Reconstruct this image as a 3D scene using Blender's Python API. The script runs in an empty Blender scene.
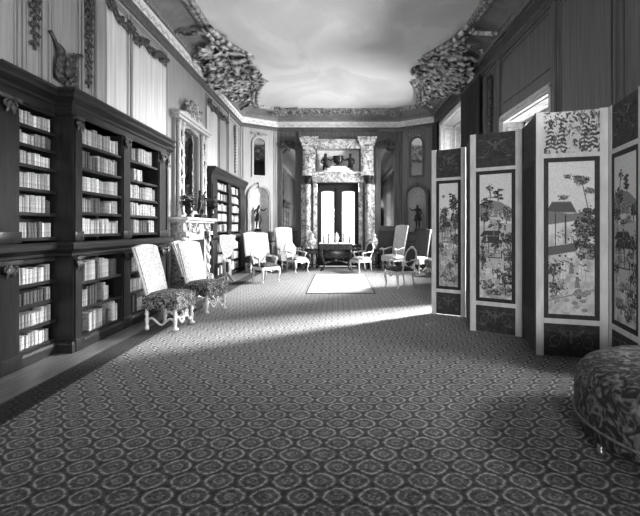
import bpy, bmesh, math, random
import numpy as np
from mathutils import Vector, Matrix
PI = math.pi
random.seed(7)
SC = bpy.context.scene
COL = SC.collection
R = math.radians

# ------------------------------------------------------------------ materials
def newmat(name):
    m = bpy.data.materials.new(name); m.use_nodes = True
    nt = m.node_tree; nt.nodes.clear()
    out = nt.nodes.new('ShaderNodeOutputMaterial')
    b = nt.nodes.new('ShaderNodeBsdfPrincipled')
    nt.links.new(b.outputs[0], out.inputs[0])
    return m, nt, b, out

def g(v): return (v, v, v, 1)

def ramp(nt, fac, stops):
    r = nt.nodes.new('ShaderNodeValToRGB')
    e = r.color_ramp.elements
    while len(e) < len(stops): e.new(0.5)
    for i, (p, v) in enumerate(stops):
        e[i].position = p; e[i].color = g(v)
    nt.links.new(fac, r.inputs[0])
    return r.outputs[0]

def noise(nt, scale, detail=4, stretch=(1, 1, 1), distort=0.0, coord='Object'):
    tc = nt.nodes.new('ShaderNodeTexCoord')
    mp = nt.nodes.new('ShaderNodeMapping'); mp.inputs['Scale'].default_value = stretch
    nt.links.new(tc.outputs[coord], mp.inputs[0])
    n = nt.nodes.new('ShaderNodeTexNoise')
    n.inputs['Scale'].default_value = scale; n.inputs['Detail'].default_value = detail
    n.inputs['Distortion'].default_value = distort
    nt.links.new(mp.outputs[0], n.inputs['Vector'])
    return n.outputs['Fac']

def bump(nt, b, fac, strength=0.3, dist=0.01):
    bp = nt.nodes.new('ShaderNodeBump')
    bp.inputs['Strength'].default_value = strength; bp.inputs['Distance'].default_value = dist
    nt.links.new(fac, bp.inputs['Height']); nt.links.new(bp.outputs[0], b.inputs['Normal'])

def M_noise(name, lo, hi, scale=8, rough=0.6, stretch=(1, 1, 1), bmp=0.0, detail=5, p0=.3, p1=.7, metal=0.0, distort=0.0, bdist=.01):
    m, nt, b, out = newmat(name)
    f = noise(nt, scale, detail, stretch, distort)
    nt.links.new(ramp(nt, f, [(p0, lo), (p1, hi)]), b.inputs['Base Color'])
    b.inputs['Roughness'].default_value = rough; b.inputs['Metallic'].default_value = metal
    if bmp: bump(nt, b, f, bmp, bdist)
    return m

MAT = {}
MAT['wood'] = M_noise('dark_wood', .010, .028, 5, .38, (6, 6, .7), .1)
MAT['wood_h'] = M_noise('dark_wood_rail', .012, .032, 5, .38, (6, .7, 6), .1)
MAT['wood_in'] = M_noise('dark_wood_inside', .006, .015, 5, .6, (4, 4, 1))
MAT['wood_far'] = M_noise('wall_oak_dark', .07, .13, 4, .5, (6, 6, .6), .1)
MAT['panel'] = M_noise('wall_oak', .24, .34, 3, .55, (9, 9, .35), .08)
MAT['panel_dk'] = M_noise('wall_oak_shade', .12, .19, 3, .55, (9, 9, .35), .08)  # darker copy of the wall oak, standing for the unlit window side
MAT['panel_lit'] = M_noise('wall_oak_lit', .44, .62, 3, .6, (7, 7, .2), .05)  # paler colour stands for window light falling on the left wall
MAT['carve'] = M_noise('carved_gilt', .03, .46, 14, .4, (1, 1, 1), .3)
MAT['carve_hi'] = M_noise('carved_stucco', .02, .62, 7, .4, detail=6, p0=.38, p1=.64, bmp=.3)
MAT['carve_dk'] = M_noise('carved_dark', .022, .09, 22, .45, (1, 1, 1), .3)
MAT['carve_lt'] = M_noise('carved_pale', .08, .50, 20, .45, (1, 1, 1), .3)
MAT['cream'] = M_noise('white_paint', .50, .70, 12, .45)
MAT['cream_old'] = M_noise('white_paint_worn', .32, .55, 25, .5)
MAT['frieze'] = M_noise('frieze_paint', .60, .76, 9, .6)
MAT['panel_orn'] = M_noise('frieze_ornament', .40, .55, 9, .6)
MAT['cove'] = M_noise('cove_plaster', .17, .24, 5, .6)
MAT['bronze'] = M_noise('bronze', .008, .03, 12, .3, metal=0.2)
MAT['black'] = M_noise('black_lacquer', .008, .02, 10, .25)
MAT['soot'] = M_noise('soot', .004, .01, 10, .9)
MAT['silkpale'] = M_noise('pale_brocade', .44, .74, 38, .8, bmp=.2, detail=6, p0=.38, p1=.6)
MAT['silkmid'] = M_noise('worn_pale_silk', .26, .42, 38, .8, bmp=.2, detail=6, p0=.38, p1=.6)
MAT['brocade'] = M_noise('dark_brocade', .03, .42, 26, .8, bmp=.25, detail=5, p0=.45, p1=.66, distort=1.5)
MAT['velvet'] = M_noise('dark_velvet', .025, .06, 20, .85, bmp=.1)
MAT['midcloth'] = M_noise('grey_cloth', .18, .30, 30, .85, bmp=.1)
MAT['greycloth'] = M_noise('dark_grey_cloth', .05, .10, 30, .85)
MAT['ottoman'] = M_noise('ottoman_cloth', .022, .20, 13, .7, bmp=.35, detail=8, p0=.46, p1=.66, distort=1.6)
MAT['piping'] = M_noise('piping', .10, .2, 20, .8)
MAT['parquet'] = M_noise('parquet', .09, .20, 3, .35, (10, 1, 1), .05)
MAT['rug'] = M_noise('pale_rug', .30, .40, 30, .9, bmp=.2)
MAT['rug_edge'] = M_noise('rug_border', .05, .10, 30, .9)
MAT['plant'] = M_noise('leaves', .015, .08, 15, .6)
MAT['porcelain'] = M_noise('porcelain', .35, .85, 14, .2, detail=3, p0=.44, p1=.55)
MAT['silver'] = M_noise('dull_silver', .12, .3, 10, .3, metal=.7)
MAT['curtain'] = M_noise('curtain_cloth', .04, .075, 12, .9, (1, 1, .1))
MAT['screen_dark'] = M_noise('screen_leather', .035, .085, 16, .6, bmp=.3)
MAT['screen_relief'] = M_noise('screen_relief', .09, .18, 16, .5)
MAT['screen_border'] = M_noise('screen_border', .025, .05, 16, .6)
MAT['screen_white'] = M_noise('screen_silk_edge', .64, .80, 14, .7, (1, 1, .3))
MAT['screen_back'] = M_noise('screen_back_cloth', .03, .06, 14, .8)

def M_marble(name, lo, hi, scale=3.5):
    m, nt, b, out = newmat(name)
    f = noise(nt, scale, 8, (1, 1, 1), 2.2)
    n2 = noise(nt, scale * 2.3, 5, (1, 1, 1), 1.0)
    mix = nt.nodes.new('ShaderNodeMath'); mix.operation = 'MULTIPLY'
    c1 = ramp(nt, f, [(.40, hi), (.475, hi * .85), (.505, lo), (.53, hi * .8), (.62, hi)])
    c2 = ramp(nt, n2, [(.35, .5), (.55, 1.0)])
    nt.links.new(c1, mix.inputs[0]); nt.links.new(c2, mix.inputs[1])
    nt.links.new(mix.outputs[0], b.inputs['Base Color'])
    b.inputs['Roughness'].default_value = .2
    return m
MAT['marble'] = M_marble('veined_marble', .05, .52, 2.0)
MAT['marble_w'] = M_noise('white_marble', .55, .85, 5, .3, distort=1.5)

def M_clouds():
    m, nt, b, out = newmat('painted_sky_ceiling')
    f = noise(nt, .55, 6, (1, .8, 1), .7)
    f2 = noise(nt, 14, 4)
    a = nt.nodes.new('ShaderNodeMath'); a.operation = 'MULTIPLY_ADD'
    nt.links.new(f2, a.inputs[0]); a.inputs[1].default_value = .10; nt.links.new(f, a.inputs[2])
    nt.links.new(ramp(nt, a.outputs[0], [(.40, .62), (.52, .68), (.62, .78), (.74, .75)]), b.inputs['Base Color'])
    b.inputs['Roughness'].default_value = .9
    return m
MAT['clouds'] = M_clouds()

def M_carpet():
    m, nt, b, out = newmat('patterned_carpet')
    N = nt.nodes; L = nt.links
    tc = N.new('ShaderNodeTexCoord'); sp = N.new('ShaderNodeSeparateXYZ'); L.new(tc.outputs['Object'], sp.inputs[0])
    def mth(op, a, bb=None, c=None):
        n = N.new('ShaderNodeMath'); n.operation = op
        for i, v in enumerate((a, bb, c)):
            if v is None: continue
            if isinstance(v, (int, float)): n.inputs[i].default_value = v
            else: L.new(v, n.inputs[i])
        return n.outputs[0]
    u = mth('MULTIPLY', sp.outputs[0], 1 / .200); w = mth('MULTIPLY', sp.outputs[1], 1 / .284)
    def cell(o):
        a = mth('ABSOLUTE', mth('SUBTRACT', mth('FRACT', mth('ADD', u, o + 100)), .5))
        c = mth('ABSOLUTE', mth('SUBTRACT', mth('FRACT', mth('ADD', w, o + 100)), .5))
        p = mth('POWER', a, 1.6); q = mth('POWER', mth('MULTIPLY', c, 1.55), 1.6)
        return mth('POWER', mth('ADD', p, q), 1 / 1.6)
    d = mth('MINIMUM', cell(0.0), cell(0.5))
    sn = noise(nt, 95, 3); sp2 = noise(nt, 45, 4)
    dd = mth('ADD', d, mth('MULTIPLY', mth('SUBTRACT', sn, .5), .10))
    col = ramp(nt, dd, [(.0, .20), (.07, .07), (.15, .20), (.20, .075), (.33, .085), (.375, .27), (.415, .27), (.45, .07), (.56, .024)])
    mx = mth('MULTIPLY', col, ramp(nt, sp2, [(.35, .18), (.62, 1.0)]))
    # plain dark border along the edge of the carpet
    ax = mth('ABSOLUTE', mth('SUBTRACT', sp.outputs[0], .15))
    edge = ramp(nt, mth('SUBTRACT', ax, 2.0), [(.68, 1.0), (.70, .16), (.96, .16), (.97, .3)])
    mx = mth('MULTIPLY', mx, edge); L.new(mth('MULTIPLY', mth('MULTIPLY', edge, ramp(nt, col, [(.02, .25), (.25, 1.0)])), .55), b.inputs['Sheen Weight'])
    L.new(mx, b.inputs['Base Color'])
    b.inputs['Roughness'].default_value = .85
    b.inputs['Sheen Weight'].default_value = .5; b.inputs['Sheen Roughness'].default_value = .35
    bump(nt, b, sn, .35, .006)
    return m
MAT['carpet'] = M_carpet()

def M_book(name, tone):
    m, nt, b, out = newmat(name)
    N = nt.nodes; L = nt.links
    tc = N.new('ShaderNodeTexCoord'); sp = N.new('ShaderNodeSeparateXYZ'); L.new(tc.outputs['Object'], sp.inputs[0])
    wv = N.new('ShaderNodeMath'); wv.operation = 'FRACT'
    ml = N.new('ShaderNodeMath'); ml.operation = 'MULTIPLY'; ml.inputs[1].default_value = 19.0
    L.new(sp.outputs[2], ml.inputs[0]); L.new(ml.outputs[0], wv.inputs[0])
    oi = N.new('ShaderNodeObjectInfo')
    band = ramp(nt, wv.outputs[0], [(.0, tone * .75), (.09, tone * .75), (.13, tone), (.95, tone)])
    f = noise(nt, 30, 4)
    mx = N.new('ShaderNodeMath'); mx.operation = 'MULTIPLY'
    L.new(band, mx.inputs[0]); L.new(ramp(nt, f, [(.3, .55), (.65, 1.0)]), mx.inputs[1])
    m2 = N.new('ShaderNodeMath'); m2.operation = 'MULTIPLY'
    L.new(mx.outputs[0], m2.inputs[0]); L.new(ramp(nt, oi.outputs['Random'], [(0, .45), (1, 1.1)]), m2.inputs[1])
    L.new(m2.outputs[0], b.inputs['Base Color'])
    b.inputs['Roughness'].default_value = .5
    return m
BOOKM = {'pale': M_book('vellum_book', .80), 'grey': M_book('calf_book', .48), 'dark': M_book('dark_calf_book', .13), 'cream': M_book('cream_book', .66)}

def M_mirror(name, tint, rough=.03):
    m, nt, b, out = newmat(name)
    b.inputs['Base Color'].default_value = g(tint); b.inputs['Metallic'].default_value = 1
    f = noise(nt, 3, 3)
    nt.links.new(ramp(nt, f, [(.3, rough), (.7, rough * 2.2)]), b.inputs['Roughness'])
    return m
MAT['mirror'] = M_mirror('mirror_glass', .55)

def M_pane(name):
    m = bpy.data.materials.new(name); m.use_nodes = True
    nt = m.node_tree; nt.nodes.clear()
    out = nt.nodes.new('ShaderNodeOutputMaterial'); mx = nt.nodes.new('ShaderNodeMixShader')
    t = nt.nodes.new('ShaderNodeBsdfTransparent'); gl = nt.nodes.new('ShaderNodeBsdfGlossy')
    t.inputs[0].default_value = (.95, .95, .95, 1); gl.inputs['Roughness'].default_value = .02
    fr = nt.nodes.new('ShaderNodeFresnel'); fr.inputs[0].default_value = 1.3
    nt.links.new(fr.outputs[0], mx.inputs[0])
    nt.links.new(t.outputs[0], mx.inputs[1]); nt.links.new(gl.outputs[0], mx.inputs[2]); nt.links.new(mx.outputs[0], out.inputs[0])
    return m
MAT['pane'] = M_pane('window_glass')

def M_vcol(name):
    m, nt, b, out = newmat(name)
    a = nt.nodes.new('ShaderNodeAttribute'); a.attribute_name = 'Paint'
    f = noise(nt, 60, 4)
    mx = nt.nodes.new('ShaderNodeMath'); mx.operation = 'MULTIPLY'
    sp = nt.nodes.new('ShaderNodeSeparateColor')
    nt.links.new(a.outputs['Color'], sp.inputs[0])
    nt.links.new(sp.outputs[0], mx.inputs[0]); nt.links.new(ramp(nt, f, [(.3, .8), (.65, 1.0)]), mx.inputs[1])
    nt.links.new(mx.outputs[0], b.inputs['Base Color'])
    b.inputs['Roughness'].default_value = .6
    return m
MAT['painted'] = M_vcol('painted_silk')

# ------------------------------------------------------------------ mesh builder
class MB:
    def __init__(s): s.v = []; s.f = []; s.M = Matrix.Identity(4); s.smooth = set(); s.sm = False
    def add(s, vs, fs, sm=None):
        o = len(s.v)
        s.v += [tuple(s.M @ Vector(p)) for p in vs]
        if (s.sm if sm is None else sm): s.smooth.update(range(len(s.f), len(s.f) + len(fs)))
        s.f += [tuple(i + o for i in q) for q in fs]
        return s
    def box(s, x0, x1, y0, y1, z0, z1, c=0.0):
        if c <= 0:
            v = [(x, y, z) for z in (z0, z1) for y in (y0, y1) for x in (x0, x1)]
            return s.add(v, [(0, 2, 3, 1), (4, 5, 7, 6), (0, 1, 5, 4), (2, 6, 7, 3), (0, 4, 6, 2), (1, 3, 7, 5)])
        bm = bmesh.new(); bmesh.ops.create_cube(bm, size=1)
        for p in bm.verts: p.co = Vector(((x0 + x1) / 2 + p.co.x * (x1 - x0), (y0 + y1) / 2 + p.co.y * (y1 - y0), (z0 + z1) / 2 + p.co.z * (z1 - z0)))
        bmesh.ops.bevel(bm, geom=list(bm.edges), offset=c, segments=2, affect='EDGES', profile=.5)
        bm.verts.ensure_lookup_table(); bm.verts.index_update()
        s.add([tuple(p.co) for p in bm.verts], [tuple(q.index for q in f.verts) for f in bm.faces], True)
        bm.free(); return s
    def tube(s, pts, rad, n=8, flat=None):
        P = [Vector(p) for p in pts]
        if isinstance(rad, (int, float)): rad = [rad] * len(P)
        vs = []; fs = []
        t0 = (P[1] - P[0]).normalized()
        up = Vector((0, 0, 1)) if abs(t0.z) < .9 else Vector((1, 0, 0))
        a = t0.cross(up).normalized()
        for i, p in enumerate(P):
            t = (P[min(i + 1, len(P) - 1)] - P[max(i - 1, 0)])
            t = t.normalized() if t.length > 1e-9 else t0
            a = (a - t * a.dot(t)); a = a.normalized() if a.length > 1e-6 else t.orthogonal().normalized()
            b = t.cross(a)
            for k in range(n):
                th = 2 * PI * k / n
                vs.append(p + (a * math.cos(th) + b * math.sin(th) * (flat or 1)) * rad[i])
        m = len(P)
        for i in range(m - 1):
            for k in range(n):
                fs.append((i * n + k, i * n + (k + 1) % n, (i + 1) * n + (k + 1) % n, (i + 1) * n + k))
        fs.append(tuple(range(n - 1, -1, -1))); fs.append(tuple((m - 1) * n + k for k in range(n)))
        return s.add(vs, fs, True)
    def lathe(s, prof, cx=0, cy=0, cz=0, n=20, sx=1, sy=1):
        vs = []; fs = []
        for r, z in prof:
            for k in range(n):
                th = 2 * PI * k / n
                vs.append((cx + r * sx * math.cos(th), cy + r * sy * math.sin(th), cz + z))
        for i in range(len(prof) - 1):
            for k in range(n):
                fs.append((i * n + k, i * n + (k + 1) % n, (i + 1) * n + (k + 1) % n, (i + 1) * n + k))
        fs.append(tuple(range(n - 1, -1, -1))); fs.append(tuple((len(prof) - 1) * n + k for k in range(n)))
        return s.add(vs, fs, True)
    def ball(s, c, r, sc=(1, 1, 1), n=10, m=6):
        vs = []; fs = []
        for j in range(1, m):
            ph = PI * j / m
            for k in range(n):
                th = 2 * PI * k / n
                vs.append((c[0] + r * sc[0] * math.sin(ph) * math.cos(th), c[1] + r * sc[1] * math.sin(ph) * math.sin(th), c[2] + r * sc[2] * math.cos(ph)))
        a = len(vs); vs.append((c[0], c[1], c[2] + r * sc[2])); vs.append((c[0], c[1], c[2] - r * sc[2]))
        for j in range(m - 2):
            for k in range(n): fs.append((j * n + k, (j + 1) * n + k, (j + 1) * n + (k + 1) % n, j * n + (k + 1) % n))
        for k in range(n):
            fs.append((a, k, (k + 1) % n)); fs.append((a + 1, (m - 2) * n + (k + 1) % n, (m - 2) * n + k))
        return s.add(vs, fs, True)
    def prism(s, poly, O, U, V, W):      # polygon in (u,v), extruded along W
        O = Vector(O); U = Vector(U); V = Vector(V); W = Vector(W); n = len(poly)
        a = [O + U * p[0] + V * p[1] for p in poly]
        vs = a + [p + W for p in a]
        fs = [tuple(range(n - 1, -1, -1)), tuple(range(n, 2 * n))] + [(i, (i + 1) % n, n + (i + 1) % n, n + i) for i in range(n)]
        return s.add(vs, fs)
    def ringprism(s, outer, inner, O, U, V, W):
        O = Vector(O); U = Vector(U); V = Vector(V); W = Vector(W); n = len(outer)
        o = [O + U * p[0] + V * p[1] for p in outer]; i_ = [O + U * p[0] + V * p[1] for p in inner]
        vs = o + i_ + [p + W for p in o] + [p + W for p in i_]
        fs = []
        for k in range(n):
            j = (k + 1) % n
            fs += [(k, n + k, n + j, j), (2 * n + k, 2 * n + j, 3 * n + j, 3 * n + k), (k, j, 2 * n + j, 2 * n + k), (n + k, 3 * n + k, 3 * n + j, n + j)]
        return s.add(vs, fs)
    def grid(s, pts, sm=True, closed=False):
        r = len(pts); c = len(pts[0]); fs = []
        for i in range(r - 1):
            for j in range(c if closed else c - 1):
                fs.append((i * c + j, i * c + (j + 1) % c, (i + 1) * c + (j + 1) % c, (i + 1) * c + j))
        return s.add([p for row in pts for p in row], fs, sm)
    def sweep(s, prof, path, closed=False, close_prof=True):   # prof: (inward offset, z); path CCW, inward = left
        P = [Vector((p[0], p[1])) for p in path]; n = len(P); rows = []
        for i in range(n):
            d1 = (P[i] - P[i - 1]).normalized() if (closed or i > 0) else None
            d2 = (P[(i + 1) % n] - P[i]).normalized() if (closed or i < n - 1) else None
            if d1 is None: d1 = d2
            if d2 is None: d2 = d1
            n1 = Vector((-d1.y, d1.x)); n2 = Vector((-d2.y, d2.x)); m = (n1 + n2).normalized(); m = m / max(.3, m.dot(n1))
            rows.append([(P[i].x + m.x * o, P[i].y + m.y * o, z) for o, z in prof])
        k = len(prof); vs = [p for r in rows for p in r]; fs = []
        for i in range(n if closed else n - 1):
            j2 = (i + 1) % n
            for q in range(k if close_prof else k - 1):
                q2 = (q + 1) % k
                fs.append((i * k + q, j2 * k + q, j2 * k + q2, i * k + q2))
        if not closed and close_prof:
            fs.append(tuple(range(k - 1, -1, -1))); fs.append(tuple((n - 1) * k + q for q in range(k)))
        return s.add(vs, fs)
    def build(s, name, mat, parent=None):
        me = bpy.data.meshes.new(name)
        if name == 'leg': s.v = [(p[0], p[1], max(p[2], .001)) for p in s.v]      # feet are flat on the ground
        me.from_pydata(s.v, [], s.f)
        bm = bmesh.new(); bm.from_mesh(me); bmesh.ops.recalc_face_normals(bm, faces=bm.faces); bm.to_mesh(me); bm.free()
        if s.smooth:
            for i in s.smooth: me.polygons[i].use_smooth = True
        me.materials.append(MAT[mat] if isinstance(mat, str) else mat)
        o = bpy.data.objects.new(name, me); COL.objects.link(o)
        if parent: o.parent = parent
        return o

def tag(o, label, cat, group=None, kind=None):
    o['label'] = label; o['category'] = cat
    if group: o['group'] = group
    if kind: o['kind'] = kind
    return o
def thing(name, label, cat, loc=(0, 0, 0), rz=0, group=None):
    o = bpy.data.objects.new(name, None); COL.objects.link(o); o.empty_display_size = .1
    o.location = loc; o.rotation_euler = (0, 0, rz)
    return tag(o, label, cat, group)
def struct(name, mb, mat, parent=None):
    o = mb.build(name, mat, parent)
    if parent is None: o['kind'] = 'structure'
    return o
def dup(root, loc, rz, label, group=None):
    r = root.copy(); COL.objects.link(r); r.location = loc; r.rotation_euler = (0, 0, rz); r['label'] = label
    if group: r['group'] = group
    for ch in list(root.children):
        c = ch.copy(); COL.objects.link(c); c.parent = r
        for q in list(ch.children):
            d = q.copy(); COL.objects.link(d); d.parent = c
    return r

def spiral(cx, cy, r0, turns, a0, sgn=1, n=22, shrink=.12):
    pts = []
    for i in range(n):
        t = i / (n - 1); r = r0 * (1 - t * (1 - shrink)); a = a0 + sgn * t * turns * 2 * PI
        pts.append((cx + r * math.cos(a), cy + r * math.sin(a)))
    return pts

class Frame:   # carved ornament laid out in a plane (u,v) standing proud along n
    def __init__(s, mb, O, U, V, Nn):
        s.mb = mb; s.O = Vector(O); s.U = Vector(U); s.V = Vector(V); s.N = Vector(Nn)
    def p(s, u, v, w=0): return s.O + s.U * u + s.V * v + s.N * w
    def scroll(s, cx, cy, r0, turns, a0, sgn=1, rad=.012, w=.01):
        pts = spiral(cx, cy, r0, turns, a0, sgn)
        n = len(pts)
        s.mb.tube([s.p(a, b, w) for a, b in pts], [rad * (1.1 - .6 * i / n) for i in range(n)], 6)
    def curve(s, pts, rad=.012, w=.01, n=6, taper=False):
        m = len(pts)
        s.mb.tube([s.p(a, b, w) for a, b in pts], [rad * (1 - .8 * i / m) if taper else rad for i in range(m)], n)
    def leaf(s, u, v, ang, ln, wd, w=.01, lift=.03):
        m = 6; L = []; C = []; Rr = []
        ca, sa = math.cos(ang), math.sin(ang)
        for i in range(m + 1):
            t = i / m; hw = wd * math.sin(PI * min(1, t * .9 + .08)) * (1 + .25 * math.sin(t * 16)); h = lift * math.sin(PI * t)
            x = t * ln
            L.append(s.p(u + ca * x - sa * hw, v + sa * x + ca * hw, w + h * .3)); C.append(s.p(u + ca * x, v + sa * x, w + h)); Rr.append(s.p(u + ca * x + sa * hw, v + sa * x - ca * hw, w + h * .3))
        s.mb.grid([L, C, Rr])
    def boss(s, u, v, r, w=.0, flat=.6):
        p = s.p(u, v, w); e = s.N
        s.mb.ball(p, r, (1 - abs(e.x) * (1 - flat), 1 - abs(e.y) * (1 - flat), 1 - abs(e.z) * (1 - flat)), 8, 5)

def foliage_cluster(fr, w, h, rng, n=30, rad=.02, big=1.0, wz=.03):
    for i in range(n):
        u = rng.uniform(-w, w); v = rng.uniform(-h, h)
        if (u / w) ** 2 + (v / h) ** 2 > 1: continue
        k = rng.random()
        if k < .45: fr.scroll(u, v, rng.uniform(.05, .11) * big, rng.uniform(.8, 1.5), rng.uniform(0, 2 * PI), rng.choice((-1, 1)), rad, rng.uniform(.3, 1) * wz)
        elif k < .9: fr.leaf(u, v, rng.uniform(0, 2 * PI), rng.uniform(.10, .22) * big, rng.uniform(.025, .05) * big, rng.uniform(.2, 1) * wz, .03 * big)
        else: fr.boss(u, v, rng.uniform(.02, .045) * big, wz * .6)

def arch_pts(w, z0, zs, n=14, r=None):   # arched outline, half width w, from z0 up to spring zs
    r = r or w
    return [(-w, z0)] + [(-w * math.cos(PI * i / n), zs + r * math.sin(PI * i / n)) for i in range(n + 1)] + [(w, z0)]

def skin_obj(name, verts, edges, mat, parent=None, sub=1):
    me = bpy.data.meshes.new(name); me.from_pydata([v[:3] for v in verts], edges, [])
    o = bpy.data.objects.new(name, me); COL.objects.link(o)
    md = o.modifiers.new('s', 'SKIN'); md.use_smooth_shade = True
    sl = me.skin_vertices[0] if me.skin_vertices else me.attributes.new('x', 'FLOAT', 'POINT')
    for i, v in enumerate(verts):
        rr = v[3]; me.skin_vertices[0].data[i].radius = (rr, rr) if isinstance(rr, (int, float)) else rr
    me.skin_vertices[0].data[0].use_root = True
    sb = o.modifiers.new('ss', 'SUBSURF'); sb.levels = sub; sb.render_levels = sub
    dg = bpy.context.evaluated_depsgraph_get(); dg.update()
    nm = bpy.data.meshes.new_from_object(o.evaluated_get(dg))
    o.modifiers.clear(); o.data = nm; nm.name = name
    nm.materials.clear(); nm.materials.append(MAT[mat])
    for p in nm.polygons: p.use_smooth = True
    if parent: o.parent = parent
    return o

# ------------------------------------------------------------------ camera
cam = bpy.data.cameras.new('camera'); co = bpy.data.objects.new('camera', cam); COL.objects.link(co)
F = 410.0
co.location = (0, 0, 1.5); co.rotation_euler = (PI / 2, 0, 0)
cam.lens = 36 * F / 640; cam.sensor_width = 36
cam.shift_x = -18 / 640; cam.shift_y = -30 / 640
cam.clip_start = .05
SC.camera = co

# ------------------------------------------------------------------ room shell
XW = 3.6; YN = -4.5; YC = 15.1; YE = 15.9; XE = 2.36; ZC = 5.9
ROOM = [(-XW, YN), (XW, YN), (XW, YC), (XE, YE), (-XE, YE), (-XW, YC)]
mb = MB(); mb.add([(x, y, 0) for x, y in ((-4.2, YN - .5), (4.2, YN - .5), (4.2, YE + .6), (-4.2, YE + .6))] + [(x, y, -.1) for x, y in ((-4.2, YN - .5), (4.2, YN - .5), (4.2, YE + .6), (-4.2, YE + .6))],
                  [(0, 1, 2, 3), (7, 6, 5, 4), (0, 4, 5, 1), (1, 5, 6, 2), (2, 6, 7, 3), (3, 7, 4, 0)])
struct('floor', mb, 'parquet')
mb = MB().box(-4.2, 4.2, YN - .5, YE + .6, ZC, ZC + .15); struct('ceiling', mb, 'clouds')
struct('wall_left', MB().box(-XW - .3, -XW, YN, YC + .3, 0, ZC), 'panel')
struct('wall_near', MB().box(-XW, -1.2, YN - .3, YN, 0, ZC).box(1.2, XW, YN - .3, YN, 0, ZC).box(-1.2, 1.2, YN - .3, YN, 0, .6).box(-1.2, 1.2, YN - .3, YN, 4.0, ZC), 'panel')
# right wall with deep window openings
WIN = [(-2.6, -.6, .45, 3.85), (2.0, 3.9, .45, 3.85), (6.95, 8.95, .45, 3.82), (11.75, 14.3, .45, 5.08)]  # first opening is unseen, added to let fill in behind the camera
TH = .55
mb = MB(); y = YN
for (a, b_, z0, z1) in WIN:
    mb.box(XW, XW + TH, y, a, 0, ZC); mb.box(XW, XW + TH, a, b_, 0, z0); mb.box(XW, XW + TH, a, b_, z1, ZC); y = b_
mb.box(XW, XW + TH, y, YC + .5, 0, ZC)
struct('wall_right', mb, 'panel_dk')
def window(i, a, b_, z0, z1):
    X = XW
    mb = MB(); t = .02
    mb.box(X - .01, X + TH, a, a + t, z0, z1).box(X - .01, X + TH, b_ - t, b_, z0, z1).box(X - .01, X + TH, a, b_, z1 - t, z1).box(X - .03, X + TH, a, b_, z0, z0 + t)
    w = struct('window_%d' % i, mb, 'cream')
    m2 = MB(); A = .13   # architrave round the opening
    for k, (o, d) in enumerate(((0, .035), (.045, .055), (.09, .03))):
        s0 = o; s1 = o + .045
        m2.box(X - d, X + .02, a - s1, a - s0, z0, z1 + s1).box(X - d, X + .02, b_ + s0, b_ + s1, z0, z1 + s1).box(X - d, X + .02, a - s1, b_ + s1, z1 + s0, z1 + s1)
    m2.build('window_architrave', 'cream', w)
    m3 = MB()   # panelled reveals
    for yy, sg in ((a + t, 1), (b_ - t, -1)):
        zz = z0 + .15
        while zz < z1 - .3:
            z2 = min(zz + 1.05, z1 - .12)
            fr = [(X + .08, zz), (X + TH - .2, zz), (X + TH - .2, z2), (X + .08, z2)]
            m3.ringprism(fr, [(p[0] + (.035 if k in (0, 3) else -.035), p[1] + (.035 if k < 2 else -.035)) for k, p in enumerate(fr)], (0, yy, 0), (1, 0, 0), (0, 0, 1), (0, sg * .015, 0))
            zz = z2 + .12
    m3.box(X + .08, X + TH - .2, a + .15, b_ - .15, z1 - t - .015, z1 - t)
    m3.build('reveal_panel', 'cream_old', w)
    m4 = MB(); xs = X + TH - .1; f = .06
    m4.box(xs, xs + .05, a + t, a + t + f, z0, z1).box(xs, xs + .05, b_ - t - f, b_ - t, z0, z1).box(xs, xs + .05, a, b_, z0 + t, z0 + t + .09).box(xs, xs + .05, a, b_, z1 - .08, z1 - t)
    zm = (z0 + z1) / 2; m4.box(xs - .03, xs + .05, a, b_, zm - .03, zm + .03)
    for k in range(1, 3):
        yy = a + (b_ - a) * k / 3; m4.box(xs + .01, xs + .04, yy - .015, yy + .015, z0, z1)
    for k in (1, 2, 4, 5):
        zz = z0 + (z1 - z0) * k / 6; m4.box(xs + .01, xs + .04, a, b_, zz - .013, zz + .013)
    sa = m4.build('window_sash', 'cream', w)
    MB().add([(xs + .025, a + t, z0 + t), (xs + .025, b_ - t, z0 + t), (xs + .025, b_ - t, z1 - t), (xs + .025, a + t, z1 - t)], [(0, 1, 2, 3)]).build('window_pane', 'pane', sa)
for i, w in enumerate(WIN): window(i + 1, *w)
# unseen near wall window, added to light the screen faces
mb = MB().box(-1.2, -1.1, YN - .28, YN + .02, .6, 4).box(1.1, 1.2, YN - .28, YN + .02, .6, 4).box(-1.2, 1.2, YN - .28, YN + .02, .6, .7).box(-1.2, 1.2, YN - .28, YN + .02, 3.9, 4).box(-.04, .04, YN - .2, YN - .15, .6, 4)
w5 = struct('window_5', mb, 'cream')
MB().add([(-1.1, YN - .2, .7), (1.1, YN - .2, .7), (1.1, YN - .2, 3.9), (-1.1, YN - .2, 3.9)], [(0, 1, 2, 3)]).build('window_pane', 'pane', w5)

# far wall with the doorway and overdoor recess
DZ = 3.24
mb = MB().box(-XE - .1, -.95, YE, YE + .35, 0, ZC).box(.95, XE + .1, YE, YE + .35, 0, ZC).box(-.95, .95, YE, YE + .35, DZ, 3.63).box(-.95, -.82, YE, YE + .35, 3.63, 4.53).box(.82, .95, YE, YE + .35, 3.63, 4.53).box(-.95, .95, YE, YE + .35, 4.53, ZC)
mb.box(-.95, .95, YE + .35, YE + .42, DZ, ZC)
struct('wall_far', mb, 'wood_far')
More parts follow.
